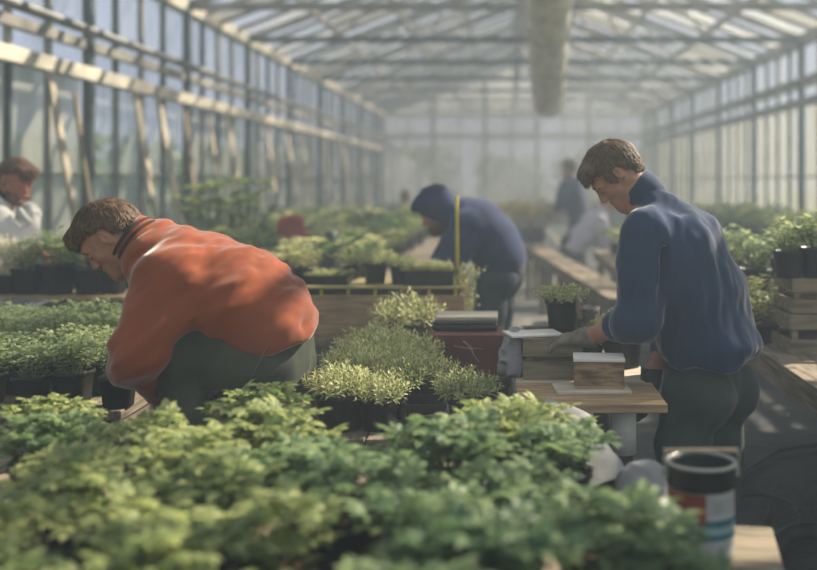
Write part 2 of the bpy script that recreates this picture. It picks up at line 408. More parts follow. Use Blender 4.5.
def hair_obj(parent, org, c, F, U, L, s, m, seed=1, fringe=.0, res=.003, tufts=2600, nape=.0):
    def p(f, u, l=0): return c + s * (F * f + U * u + L * l)
    fd = Field(c - .17 * s, c + .17 * s, res); ax = (F, U, L)
    fd.ell(p(-.014, .034), ax, (.104 * s, .092 * s, .083 * s), .01)
    fd.ell(p(-.045, .0), ax, (.078 * s, .078 * s, .078 * s), .03)
    # hairline: a sloping plane from forehead to nape
    n = nrm(F * .60 - U * .80); fd.plane_cut(p(.072, .076), n, .012)
    fd.cone(p(.060, .080, -.03), p(.060, .080, .03), .027 * s, .027 * s, .03)
    if fringe:
        for e in (-1.3, -.4, .5, 1.3): fd.cone(p(.075, .078, e * .028), p(.094, .080 - fringe, e * .030), .022 * s, .010 * s, .02)
    fd.ell(p(-.066, -.035 - nape), ax, (.036 * s, .052 * s, .058 * s), .03)
    for e in (-1, 1):
        fd.cone(p(.022, .02, e * .071), p(.018, -.028, e * .071), .012 * s, .007 * s, .012)
        n2 = nrm(L * e - F * .35)
        fd.ell(p(-.008, -.008, e * .086), (nrm(F), U, L), (.029 * s, .040 * s, .022 * s), .006, 's')
    fl = nrm(F * .75 - U * .45 + L * .25); f2 = nrm(np.cross(fl, L)); f3 = np.cross(fl, f2)
    fd.noise(.007 * s, np.array([fl * 14, f2 * 30, f3 * 46]) / s, off=seed * 3.1); fd.noise(.0035 * s, np.array([fl * 30, f2 * 90, f3 * 130]) / s, off=seed * 1.7)
    v, q = fd.extract(); v, q = biggest(v, q, .1)
    if tufts:
        rng = np.random.default_rng(seed)
        cc = p(-.014, .0); fc = v[q].mean(1); sel = rng.choice(len(fc), tufts)
        vs = [v]; qs = [q]; nb = len(v); crown = p(-.07, .115, .01)
        for i in sel:
            b = fc[i]; n = nrm(b - cc); r_ = (b - c) / s; hf, hu, hl = r_ @ F, r_ @ U, abs(r_ @ L)
            if abs(hf + .006) < .036 and hu < .036 and hl > .055: continue
            edge = np.clip(((.60 * (.072 - hf) - .80 * (.076 - hu)) + .01) / .05, .35, 1)
            fl = nrm(b - crown) + rng.normal(0, .22, 3)
            d = nrm(fl - n * np.dot(fl, n)); side = nrm(np.cross(d, n)); ln = rng.uniform(.022, .046) * s * edge; w = rng.uniform(.0013, .0030) * s; lift = rng.uniform(.0005, .006) * s
            x = b - n * .001; pts = []; dd = d
            for k in range(5):
                pts.append(x + n * (lift * math.sin(min(1, k / 4) * 1.9) + .0012)); x = x + dd * ln / 4; n = nrm(x - cc); dd = nrm(dd - n * np.dot(dd, n) - n * .12 + side * rng.normal(0, .10))
            ww = [w * .8, w, w * .9, w * .6, w * .1]
            a = np.array([r for k in range(5) for r in (pts[k] - side * ww[k], pts[k] + n * ww[k] * .45, pts[k] + side * ww[k])])
            f = [[3 * k + c, 3 * k + c + 1, 3 * k + c + 4, 3 * k + c + 3] for k in range(4) for c in (0, 1)]
            vs.append(a); qs.append(np.array(f) + nb); nb += 15
        v = np.concatenate(vs); q = np.concatenate(qs)
    return link('hair', np_mesh('hair', v - org, q, m), parent)
def brow_obj(parent, org, c, F, U, L, s, m):
    for e in (-1, 1):
        b = MB(); pts = [c + s * (F * f + U * u + L * l * e) - org for f, u, l in ((.0895, .017, .012), (.090, .023, .028), (.078, .020, .046))]
        b.tube(pts, [.0045 * s, .0055 * s, .003 * s], 8); b.build('eyebrow', m, parent)
        b = MB(); pts = [c + s * (F * f + U * u + L * l * e) - org for f, u, l in ((.0835, -.009, .020), (.0872, -.0125, .031), (.0800, -.010, .043))]
        b.tube(pts, [.0022 * s, .0032 * s, .0022 * s], 6); b.build('eyelash', m, parent)
def add_hand(fd, w, D, N, T, curl=.5, inf=0.0, s=1.0, k=.004, spread=.10):
    D = nrm(D); N = nrm(N - D * np.dot(N, D)); T = nrm(T - D * np.dot(T, D) - N * np.dot(T, N))
    for e, ln in ((-.030, .080), (-.010, .088), (.012, .088), (.030, .080)):
        fd.cone(w + (D * .012 + T * e * .6) * s, w + (D * ln + T * e) * s, .015 * s + inf, .012 * s + inf, .012)
    fd.cone(w - D * .02 * s, w + D * .03 * s, .024 * s + inf, .024 * s + inf, .02, lat=(T, 1.2))
    for e, ln, st in ((-.035, .062, .082), (-.012, .078, .090), (.012, .084, .092), (.035, .076, .086)):
        b = w + (D * st + T * e) * s; d = nrm(D + T * e * spread * 30 * .1); ang = 0; r = .0092 * s + inf
        for j, fr in enumerate((.45, .31, .24)):
            ang += curl * (.75, .9, .7)[j]
            dd = d * math.cos(ang) + N * math.sin(ang); e2 = b + dd * ln * fr * s
            fd.cone(b, e2, r, r * .92, k); b = e2; r *= .92
    b = w + (D * .022 + T * .030) * s
    t1 = b + nrm(D * .6 + T * .75 + N * .35) * .042 * s; t2 = t1 + nrm(D * .9 + T * .25 + N * .45 * (1 + curl)) * .032 * s; t3 = t2 + nrm(D * .95 + N * .5 * (1 + curl) - T * .1) * .024 * s
    fd.chain([w + (D * .008 + T * .012) * s, b, t1, t2, t3], [.016 * s + inf, .016 * s + inf, .0125 * s + inf, .011 * s + inf, .0088 * s + inf], .008)
def person(name, label, J, cfg):
    """J: joints in world metres. Parts: body (skin), hair, top, collar, trousers, boots, gloves."""
    org = np.array([J['hip'][0], J['hip'][1], cfg.get('base_z', 0.0)])
    root = thing('person', label, 'person', org, 0, None)
    res = cfg.get('res', .004); lat = J['lat']; F, U, L = J['head_frame']; hc = J['head']; hs = cfg.get('hs', 1.0); bs = cfg.get('bs', 1.0)
    allp = [np.array(x) for k, x in J.items() if isinstance(x, np.ndarray) and x.shape == (3,) and k not in ('lat', 'seat', 'hem_n', 'collar_dir', 'collar_off')]
    allp += [x for k in ('torso',) for x in J[k]]
    lo = np.min(allp, 0) - .23; hi = np.max(allp, 0) + .23
    slo, shi = J['sh']; 
    # ---- skin
    fd = Field(lo, hi, res)
    add_head(fd, hc, F, U, L, hs)
    nb = J['neck']
    fd.cone(hc + hs * (-F * .030 - U * .045), nb, .056 * hs, .062 * hs, .03)
    T = J['torso']; tr = J['torso_r']; sh = .72
    fd.chain([nb] + list(T), [.06] + [r * sh for r in tr], .05, lat=(lat, J.get('flat', 1.3)))
    for a in ('l', 'r'):
        S, E, W = J[a + 'sh'], J[a + 'el'], J[a + 'wr']
        fd.chain([S, S * .5 + E * .5, E], [.055 * bs, .050 * bs, .042 * bs], .03)
        fd.chain([E, E * .65 + W * .35, W], [.041 * bs, .043 * bs, .028 * bs], .02, None)
        h = J.get(a + 'hand')
        if h: add_hand(fd, W, h[0], h[1], h[2], h[3], -.0012 if cfg.get(a + 'glove') else 0, (h[4] if len(h) > 4 else 1.0) * (1.07 if cfg.get(a + 'glove') else 1))
        H, K, A = J[a + 'hip'], J[a + 'kn'], J[a + 'an']
        fd.chain([H, K], [.078 * bs, .052 * bs], .04); fd.chain([K, K * .6 + A * .4, A], [.050 * bs, .050 * bs, .036 * bs], .03)
        ft = J[a + 'ft']; fd.chain([A, A * .3 + ft * .7 - V(0, 0, .02), ft], [.034, .030, .022], .02)
    def lipm(p):
        r = (p - hc) / hs; f = r @ F; u = r @ U; l = r @ L
        return ((np.abs(u + .0755) < .0135) & (np.abs(l) < .021) & (f > .083)).astype(int)
    sdf_obj('body', fd, [cfg['skin'], M['lip']], root, org, lipm, .02)
    # ---- trousers
    fd = Field(lo, hi, res if res > .004 else .005)
    pel = J['hip']; k = .04; pr = cfg.get('pelvis_r', .135)
    for a in ('l', 'r'):
        H, K, A = J[a + 'hip'], J[a + 'kn'], J[a + 'an']
        tt = cfg.get('thigh_r', .095)
        fd.chain([H, H * .5 + K * .5, K], [tt * 1.08, tt, tt * .80], .03)
        fd.chain([K, K * .55 + A * .45, A + (K - A) * .12], [tt * .80, tt * .74, tt * .66], .02)
        fd.ell(H + J['seat'] * .05, (V(1, 0, 0), V(0, 1, 0), V(0, 0, 1)), (pr * .86, pr * .86, pr * .86), .03)
    fd.cone(pel, J['waist'], pr, pr * .92, .03, lat=(lat, 1.25))
    if res < .0055:
        fd.noise(.006, (22, 22, 9), off=3); fd.noise(.006, (9, 9, 14), off=9)
    sdf_obj('trousers', fd, cfg['trousers'], root, org)
    if 'pocket' in J:
        b = MB(); b.tube([x - org for x in J['pocket']], .0022, 6); b.build('pocket_seam', M['seam'], root)
    # ---- boots
    for a in ('l', 'r'):
        A, ft = J[a + 'an'], J[a + 'ft']; d = nrm((ft - A) * V(1, 1, 0)); x = np.cross(d, V(0, 0, 1))
        so = min(A[2], ft[2]) - .075 if 'sole' not in J else J['sole']
        b0 = V(A[0], A[1], so + .045) - d * .03; b1 = V(ft[0], ft[1], so + .038)
        fd = Field(np.minimum(b0, b1) - .14, np.maximum(np.maximum(b0, b1), A + V(0, 0, .1)) + .14, .006)
        fd.chain([b0, b0 * .4 + b1 * .6, b1 + d * .02], [.045, .045, .036], .02, lat=(x, 1.12)); fd.cone(b0 + d * .02, A + V(0, 0, .08), .045, .050, .02)
        fd.plane_cut(V(0, 0, so), V(0, 0, -1), .004); sdf_obj('boot', fd, M['boot'], root, org)
    # ---- top
    fd = Field(lo, hi, res if res > .004 else .0042)
    fd.chain(list(T), list(tr), cfg.get('tk', .06), lat=(lat, J.get('flat', 1.3)))
    fd.cone(nb, T[0], .075, tr[0] * .8, .05, lat=(lat, 1.15))
    fd.plane_cut(J['hem'], J['hem_n'], .012)
    fd.cone(nb + (nb - T[0]) * .1, nb + nrm(hc - nb) * .2, .066, .07, .012, op='s') if cfg.get('open_neck', 1) else None
    if 'belly' in J: 
        for c, r in J['belly']: fd.ell(c, (V(1, 0, 0), V(0, 1, 0), V(0, 0, 1)), r, .05)
    for a in ('l', 'r'):
        S, E, W = J[a + 'sh'], J[a + 'el'], J[a + 'wr']; cu = J[a + 'cuff']; rs = J.get(a + 'sl', (.088, .088, .080, .050)); e = E + (W - E) * cu
        fd.chain([S, S * .5 + E * .5, E], [rs[0], rs[1], rs[2]], .04)
        fd.chain([E, e], [rs[2], rs[3]], .025)
        if 'bag' in J and a in J['bag']: fd.ell(J['bag'][a][0], (V(1, 0, 0), V(0, 1, 0), V(0, 0, 1)), J['bag'][a][1], .05)
        d = nrm(W - E); fd.cone(e + d * .025, e + d * .06, .038, .04, .004, op='s')
    if res < .0055:
        fo = cfg.get('fold', (7, 7, 14)); fo = np.array(fo, float)
        fd.noise(.017, fo, off=cfg.get('seed', 1)); fd.noise(.010, fo * 2.1, off=4.4); fd.noise(.003, fo * 4.5, off=2.2)
        hp, hn = np.array(J['hem']), nrm(J['hem_n']); near = lambda p: np.clip(1 + ((p - hp) @ hn) / .09, 0, 1)
        fd.noise(.012, np.array([[13., 0, 0], [0, 13, 0], [0, 0, 2]]), off=6, where=near)
    for a, b, r, kk in J.get('creases', []): fd.cone(a, b, r, r * .6, kk, op='s')
    for a, b, r, kk in J.get('ridges', []): fd.cone(a, b, r, r * .7, kk)
    sdf_obj(cfg.get('top_name', 'pullover'), fd, cfg['top'], root, org)
    # ---- cuffs and collar
    for a in ('l', 'r'):
        E, W = J[a + 'el'], J[a + 'wr']; cu = J[a + 'cuff']; rs = J.get(a + 'sl', (0, 0, 0, .05)); d = nrm(W - E); e = E + (W - E) * cu
        if cfg.get('cuffs', 1):
            fd = Field(e - .12, e + .12, .003); fd.cone(e - d * .020, e + d * .012, rs[3] * 1.02, rs[3] * .94, .006); fd.cone(e - d * .04, e + d * .06, .036, .038, .004, op='s')
            fd.noise(.0015, 120, ridged=True); sdf_obj('cuff', fd, cfg.get('cuff', cfg['top']), root, org)
    if cfg.get('collar'):
        c0 = nb + J.get('collar_off', V(0, 0, 0)); ud = nrm(J.get('collar_dir', hc - nb)); hgt, rr = cfg['collar']
        fd = Field(c0 - .2, c0 + .2, .0035)
        fd.cone(c0 - ud * .02, c0 + ud * hgt, rr * 1.10, rr * .98, .01, lat=(lat, 1.06)); 
        fd.cone(c0 + ud * (hgt * .45), c0 + ud * (hgt * .5), rr * 1.03, rr * 1.03, .02, lat=(lat, 1.06))
        fd.plane_cut(c0 + ud * hgt, ud, .008); fd.plane_cut(c0 - ud * .05, -ud, .008); fd.cone(c0 - ud * .2, c0 + ud * .2, rr * .86, rr * .86, .006, lat=(lat, 1.06), op='s')
        fd.noise(.004, 22, off=5); sdf_obj('collar', fd, cfg.get('collar_m', cfg['top']), root, org)
        if cfg.get('piping'):
            for q in cfg['piping']:
                b = MB(); x = nrm(np.cross(ud, lat)); pts = [c0 + ud * hgt * q + (x * math.cos(t) * 1.0 + lat * math.sin(t) * 1.06) * rr * (1.135 - .08 * q) - org for t in np.linspace(0, 2 * PI, 33)]
                b.tube(pts, .006, 8); b.build('collar_piping', M['fl_orange_dark'], root)
    # ---- gloves
    for a in ('l', 'r'):
        g = cfg.get(a + 'glove'); h = J.get(a + 'hand')
        if g and h:
            W = J[a + 'wr']; fd = Field(W - .24, W + .24, .003)
            add_hand(fd, W, h[0], h[1], h[2], h[3], .0022, (h[4] if len(h) > 4 else 1.0) * 1.07, .002); d = nrm(h[0])
            fd.cone(W - d * .035, W + d * .01, .041, .036, .015); fd.plane_cut(W - d * .03, -d, .004); fd.noise(.0014, 60, off=1)
            sdf_obj('glove', fd, g, root, org)
    if cfg.get('hair'): hair_obj(root, org, hc, F, U, L, hs, cfg['hair'], cfg.get('seed', 1), cfg.get('fringe', 0), .003 if res < .0055 else .006, cfg.get('tufts', 2600), cfg.get('nape', 0))
    if res < .0065: brow_obj(root, org, hc, F, U, L, hs, cfg.get('hair') or M['hair_grey'])
    if cfg.get('beard'):
        fd = Field(hc - .2, hc + .2, .004); p = lambda f, u, l=0: hc + hs * (F * f + U * u + L * l)
        fd.ell(p(.030, -.075), (F, U, L), (.076, .064, .072), .02); fd.ell(p(.066, -.1), (F, U, L), (.042, .042, .044), .03)
        fd.plane_cut(p(.06, -.05), F * .5 + U * .85, .01); fd.noise(.004, 60); fd.cone(p(.11, -.075, -.014), p(.11, -.075, .014), .022, .022, .006, op='s'); sdf_obj('beard', fd, cfg['beard'], root, org)
    if cfg.get('hood'):
        p = lambda f, u, l=0: hc + hs * (F * f + U * u + L * l)
        fd = Field(hc - .26, hc + .26, .005); fd.ell(p(-.02, .035), (F, U, L), (.125, .118, .105), .01); fd.ell(p(-.055, -.045), (F, U, L), (.095, .11, .10), .04)
        fd.ell(p(.06, .075), (F, U, L), (.07, .05, .085), .03)
        fd.ell(p(.115, -.055), (F, U, L), (.105, .115, .072), .02, 's'); fd.noise(.006, 20); sdf_obj('hood', fd, cfg['hood'], root, org)
    return root
# ------------------------------------------------------------------ leaves and plants
def leaflet(L0, w, fold=.25, droop=.25, ang=0, base=(0, 0, 0), n=3):
    vs = []; fs = []
    wid = [.10, .92, .80, 0][:n + 1] if n == 3 else [.12, 1.0, 0]
    for i in range(n + 1):
        t = i / n; x = L0 * t; z = -droop * L0 * t * t; ww = w * wid[i] * .5
        if i < n: vs += [(x, ww, z + fold * ww), (x, 0, z), (x, -ww, z + fold * ww)]
        else: vs.append((x, 0, z))
    for i in range(n - 1):
        a = i * 3; fs += [(a + 1, a + 4, a + 3, a), (a + 2, a + 5, a + 4, a + 1)]
    a = (n - 1) * 3; fs += [(a + 1, a + 3, a, a), (a + 2, a + 3, a + 1, a + 1)]
    vs = np.array(vs); c, s = math.cos(ang), math.sin(ang); R = np.array([[c, -s, 0], [s, c, 0], [0, 0, 1]])
    return vs @ R.T + np.array(base), fs
def compound(spec, **k):
    V_, F_ = [], []; n = 0
    for ang, L0, w, base in spec:
        v, f = leaflet(L0, w, ang=ang, base=base, **k); V_.append(v); F_ += [tuple(n + i for i in q) for q in f]; n += len(v)
    return np.concatenate(V_), np.array(F_)
LOBED = compound([(0, .62, .34, (.38, 0, 0)), (.75, .50, .30, (.36, .02, 0)), (-.75, .50, .30, (.36, -.02, 0)), (1.5, .36, .24, (.33, .02, 0)), (-1.5, .36, .24, (.33, -.02, 0)), (0, .42, .035, (0, 0, 0))])
OVATE = compound([(0, 1, .52, (0, 0, 0))])
FINE = compound([(0, .55, .26, (.45, 0, 0)), (.7, .42, .22, (.40, 0, 0)), (-.7, .42, .22, (.40, 0, 0)), (0, .45, .05, (0, 0, 0))], n=2)
NEEDLE = compound([(0, 1, .20, (0, 0, 0))], n=2, droop=.05)
NEEDLE_W = compound([(0, 1, .30, (0, 0, 0))], n=2, droop=.08)
ROUND = compound([(0, 1, .75, (0, 0, 0))], n=2, droop=.12)
def leaf_mesh(name, inst, m):
    """inst: list of (template, pos, xdir, zup, scale)"""
    vs = []; fs = []; n = 0
    for (tv, tf), p, x, z, s in inst:
        x = nrm(x); y = np.cross(z, x); ly = np.linalg.norm(y)
        y = y / ly if ly > 1e-5 else V(0, 1, 0); z2 = np.cross(x, y)
        vs.append(tv @ np.array([x, y, z2]) * s + p); fs.append(tf + n); n += len(tv)
    v = np.concatenate(vs); f = np.concatenate(fs)
    me = bpy.data.meshes.new(name)
    tri = f[:, 2] == f[:, 3]; tri2 = f[:, 1] == f[:, 2]
    faces = [tuple(dict.fromkeys(q)) for q in f.tolist()]
    me.from_pydata(v.tolist(), [], faces)
    for mm in (m if isinstance(m, (list, tuple)) else [m]): me.materials.append(mm)
    return me
def rnd_dir(rng, tilt):
    a = rng.uniform(0, 2 * PI); t = tilt; return V(math.cos(a) * math.sin(t), math.sin(a) * math.sin(t), math.cos(t))
def bush(rng, n_shoot, r, h, tpl, ls, per, rosette=4, spread=.9, z0=0.0, up=.35, lean=(0, 0), inner=.15):
    """shoots fan out from the pot, leaves spiral up each shoot and end in a rosette"""
    inst = []; stems = []
    for i in range(n_shoot):
        a = i * 2.399 + rng.uniform(-.3, .3); q = math.sqrt((i + .6) / n_shoot); R = r * q * rng.uniform(.85, 1.1)
        tip = V(R * math.cos(a) + lean[0], R * math.sin(a) + lean[1], z0 + h * (1 - .45 * q ** 2) * rng.uniform(.82, 1.12))
        b = V(.25 * R * math.cos(a), .25 * R * math.sin(a), z0); mid = b * .45 + tip * .55 + V(0, 0, .06 * h)
        stems.append((b, mid, tip))
        for j in range(per):
            t = inner + (1 - inner) * (j + rng.uniform(0, .8)) / per
            p = (1 - t) ** 2 * b + 2 * t * (1 - t) * mid + t * t * tip
            aa = a + j * 2.4 + rng.uniform(-.4, .4); el = rng.uniform(.05, .6)
            x = V(math.cos(aa) * math.cos(el), math.sin(aa) * math.cos(el), math.sin(el))
            inst.append((tpl, p, x, nrm(V(0, 0, 1) + rng.normal(0, .22, 3)), ls * rng.uniform(.75, 1.15) * (.7 + .3 * t)))
        for j in range(rosette):
            aa = j * 2 * PI / rosette + rng.uniform(-.4, .4); el = rng.uniform(up - .3, up + .45)
            x = V(math.cos(aa) * math.cos(el), math.sin(aa) * math.cos(el), math.sin(el))
            inst.append((tpl, tip, x, nrm(V(0, 0, 1) + rng.normal(0, .2, 3)), ls * rng.uniform(.55, 1.0)))
    return inst, stems
def sprigs(rng, n, r, h, tpl, ls, per, z0=0, el=(.15, .9), dome=.5):
    """upright sprigs clothed in narrow leaves"""
    inst = []; stems = []
    for i in range(n):
        a = i * 2.399 + rng.uniform(-.2, .2); q = math.sqrt((i + .5) / n); R = r * q
        base = V(R * .55 * math.cos(a), R * .55 * math.sin(a), z0); tip = V(R * 1.1 * math.cos(a), R * 1.1 * math.sin(a), z0 + h * (1 - dome * q * q) * rng.uniform(.75, 1.1))
        stems.append((base, base * .5 + tip * .5, tip)); ax = nrm(tip - base)
        for j in range(per):
            t = .25 + .75 * (j + .5) / per; p = base + (tip - base) * t; aa = j * 2.4 + i; e = el[0] + (el[1] - el[0]) * t
            s1 = nrm(np.cross(ax, V(.3, .8, .1))); s2 = np.cross(ax, s1)
            x = (s1 * math.cos(aa) + s2 * math.sin(aa)) * math.cos(e) + ax * math.sin(e)
            inst.append((tpl, p, x, nrm(ax + rng.normal(0, .1, 3)), ls * rng.uniform(.7, 1.15) * (1.1 - .4 * t)))
    return inst, stems
def pot_mesh(kind, r, h, name='pot'):
    b = MB(); rr = r * .80
    if kind == 'round': b.lathe([(rr * .2, 0), (rr, 0), (rr * 1.01, h * .05), (r * .95, h * .84), (r * .955, h * .85), (r * 1.03, h * .86), (r * 1.03, h), (r * .96, h), (r * .93, h * .9), (r * .5, h * .87)], seg=28)
    else: b.lathe([(rr * .2, 0), (rr * .9, 0), (rr * .91, h * .05), (r * .86, h * .86), (r * .93, h * .87), (r * .93, h), (r * .87, h), (r * .84, h * .9), (r * .4, h * .87)], seg=28, square=7)
    return b.mesh(name)
def soil_mesh(kind, r, h):
    b = MB(); b.lathe([(r * (.93 if kind == 'round' else .84), h * .88), (r * .6, h * .93), (.0001, h * .95)], seg=20, square=0 if kind == 'round' else 7); return b.mesh('soil')
def make_plant(name, label, cat, kind, r, h, foliage, leafm, potm, sc=1.0, stem_r=.0018, flowers=None):
    root = thing(name, label, cat); kids = []
    pm = pot_mesh(kind, r, h); pm.materials.append(potm); kids.append(link('pot', pm, root))
    sm = soil_mesh(kind, r, h); sm.materials.append(M['soil']); kids.append(link('soil', sm, root))
    inst, stems = foliage
    kids.append(link('foliage', leaf_mesh('foliage', inst, leafm), root))
    if stem_r:
        b = MB()
        for s in stems: b.tube(s, [stem_r * 1.3, stem_r, stem_r * .6], 4, False)
        kids.append(b.build('stems', M['stem'], root)); kids[-1]['kind'] = 'stuff'
    kids[2]['kind'] = 'stuff'
    return root, kids
protos = {}
def proto(key, *a, **k):
    protos.setdefault(key, []).append([make_plant, a, k, None])
def place(key, i, loc, rz, sc, label, group=None):
    L_ = protos[key]; e = L_[i % len(L_)]
    if e[3] is None:
        e[3] = e[0](*e[1], **e[2]); r, kids = e[3]; r.location = loc; r.rotation_euler = (0, 0, rz); r.scale = (sc,) * 3; r['label'] = label
        if group: r['group'] = group
        return r
    r, kids = e[3]
    c = copy_tree(r, kids, loc, rz, sc, label, group)
    if not group and 'group' in c: del c['group']
    return c
rg = np.random.default_rng(11)
for i in range(6):
    proto('front', 'potted_plant', '', 'plant', 'round', .075, .115, bush(rg, 11, .125, .115, LOBED, .076, 5, 5, z0=.105), M['leaf_front'], M['black'])
for i in range(3):
    proto('front_green', 'potted_plant', '', 'plant', 'round', .075, .115, bush(rg, 11, .13, .11, LOBED, .078, 5, 5, z0=.105), M['leaf_front_shaded'], M['black'])
for i in range(4):
    proto('small', 'potted_plant', '', 'plant', 'square', .060, .105, bush(rg, 22, .105, .115, FINE, .040, 9, 6, z0=.098), M['leaf_small'], M['black'], stem_r=.0012)
for i in range(4):
    proto('mid', 'potted_plant', '', 'plant', 'square', .064, .105, sprigs(rg, 50, .105, .10, NEEDLE_W, .030, 17, z0=.095), M['leaf_mid'], M['black'], stem_r=.0012)
for i in range(2):
    proto('sedum', 'potted_plant', '', 'plant', 'round', .055, .09, sprigs(rg, 46, .085, .065, ROUND, .016, 14, z0=.082), M['leaf_sedum'], M['black'], stem_r=.0012)
for i in range(5):
    proto('far', 'potted_plant', '', 'plant', 'round', .09, .14, bush(rg, 16, .20, .19, OVATE, .085, 5, 5, z0=.13), [M['leaf_far'], M['leaf_sedum'], M['leaf_far'], M['leaf_dark'], M['leaf_mid']][i], M['black'], stem_r=0)
for i in range(3):
    proto('right', 'potted_plant', '', 'plant', 'round', .072, .125, bush(rg, 18, .12, .15, OVATE, .042, 9, 5, z0=.11), M['leaf_small'], M['black'])
for i in range(2):
    proto('pale', 'potted_plant', '', 'plant', 'round', .07, .10, bush(rg, 26, .15, .16, OVATE, .036, 8, 5, z0=.09), M['leaf_sedum'], M['black'], stem_r=0)
proto('leggy', 'potted_plant', '', 'plant', 'round', .10, .16, bush(rg, 9, .22, .34, OVATE, .11, 2, 7, z0=.15, inner=.75), M['leaf_far'], M['black'], stem_r=.006)
for i in range(2):
    proto('rust', 'potted_plant', '', 'plant', 'round', .09, .14, bush(rg, 16, .20, .22, OVATE, .085, 5, 5, z0=.13), M['leaf_rust'], M['black'], stem_r=0)
# a tray of seedlings
def seed_tray(label, loc, L_, W_, leafm, tpl, n, h, ls, rz=0, rise=.045):
    t = thing('seed_tray', label, 'tray', loc, rz)
    b = MB(); tk = .004
    b.box((0, 0, .004), (L_, W_, .008))
    for sx in (-1, 1): b.box((sx * (L_ / 2 - tk / 2), 0, rise / 2), (tk, W_, rise)); b.box((0, sx * (W_ / 2 - tk / 2), rise / 2), (L_, tk, rise))
    for sx in (-1, 1): b.box((sx * (L_ / 2 + .004), 0, rise - .004), (.012, W_ + .02, .007)); b.box((0, sx * (W_ / 2 + .004), rise - .004), (L_ + .02, .012, .007))
    b.build('tray_body', M['black'], t)
    s = MB(); s.box((0, 0, rise * .42), (L_ - .012, W_ - .012, rise * .75)); s.build('soil', M['soil'], t)
    rng = np.random.default_rng(int(abs(loc[0] * 1000)) + 5); inst = []
    for i in range(n):
        x, y = rng.uniform(-.48, .48) * L_, rng.uniform(-.48, .48) * W_
        inn, _ = sprigs(rng, 5, .022, h * rng.uniform(.7, 1.15), tpl, ls, 9, z0=rise * .8)
        inst += [(tp, p + V(x, y, 0), xx, z, s_) for tp, p, xx, z, s_ in inn]
    tag(link('foliage', leaf_mesh('foliage', inst, leafm), t), kind='stuff')
    return t
# ------------------------------------------------------------------ the greenhouse
XL, XR, XC = -4.0, 4.6, .30
Y0, YB = -2.3, 33.4
EAVE, RIDGE, KNEE = 3.66, 5.30, .72
TY = [-2.3, .7, 3.7, 6.7, 9.7, 12.7, 15.7, 18.7, 21.7, 24.7, 27.7, 30.7, 33.4]
rs = random.Random(5)
def st(o): o['kind'] = 'structure'; return o
def struct(name): return st(empty(name))
# floor
b = MB()
nx, ny = 60, 90; gx = np.linspace(XL, XR, nx); gy = np.linspace(Y0, 9.0, ny)
q = np.array([(x, y, 0) for y in gy for x in gx]); zz = (vnoise(q * V(2.2, 3.5, 1) + 50) - .5) * .012 + (1 - np.abs(2 * vnoise(q * V(4, 9, 1) + 9) - 1)) ** 4 * .008
q[:, 2] = zz - .014
b._add(q.tolist(), [(j * nx + i, j * nx + i + 1, (j + 1) * nx + i + 1, (j + 1) * nx + i) for j in range(ny - 1) for i in range(nx - 1)], True)
st(b.build('floor', M['fabric_floor']))
b = MB(); b.box((.3, 21.2, -.055), (8.6, 24.4, .1)); st(b.build('floor', M['path']))
b = MB(); b.box((0, 40, -.2), (160, 160, .1)); st(b.build('exterior_ground', M['grass']))
def wall_side(name, X, rail_z, wins):
    w = struct(name); sg = 1 if X < 0 else -1
    b = MB(); b.box((X - sg * .06, (Y0 + YB) / 2, KNEE / 2), (.12, YB - Y0, KNEE)); b.build('knee_wall', M['concrete'], w)
    b = MB(); b.box((X, (Y0 + YB) / 2, KNEE + .03), (.16, YB - Y0, .06)); b.build('sill', M['frame_dark'], w)
    b = MB(); b.box((X + sg * .05, (Y0 + YB) / 2, rail_z), (.12, YB - Y0, .13)); b.build('rail', M['rail'] if X < 0 else M['steel'], w, .01)
    b = MB(); b.box((X + sg * .02, (Y0 + YB) / 2, rail_z + .28), (.05, YB - Y0, .10)); b.build('rail', M['frame'], w)
    b = MB(); b.box((X, (Y0 + YB) / 2, EAVE), (.16, YB - Y0, .16)); b.build('eave_gutter', M['rail'] if X < 0 else M['frame'], w, .01)
    for y in TY:
        b = MB(); b.box((X + sg * .04, y, EAVE / 2), (.09, .09, EAVE)); b.build('post', M['frame_dark'], w)
    for k in range(len(TY) - 1):
        ya, yb = TY[k] + .05, TY[k + 1] - .05
        for za, zb, up in ((KNEE + .06, rail_z - .06, 0), (rail_z + .06, EAVE - .08, 1)):
            wins[0] += 1; wn = struct('window_%d' % wins[0])
            gm = rs.choice(['glass', 'glass_dirty', 'glass_dirty', 'glass_dirty']) if not up else 'glass_clear'
            b = MB(); b.box((X - sg * .02, (ya + yb) / 2, (za + zb) / 2), (.006, yb - ya, zb - za)); b.build('pane', M[gm], wn)
            for j in range(1, 4):
                y = ya + (yb - ya) * j / 4
                b = MB(); b.box((X + sg * .0, y, (za + zb) / 2), (.06, .045, zb - za)); b.build('mullion', M['frame'] if rs.random() < .6 else M['frame_dark'], wn)
            if not up:
                b = MB(); b.box((X, (ya + yb) / 2, 1.55), (.03, yb - ya, .03)); b.build('transom', M['frame'], wn)
    return w
wins = [0]
wall_side('wall_left', XL, 2.50, wins); wall_side('wall_right', XR, 2.68, wins)
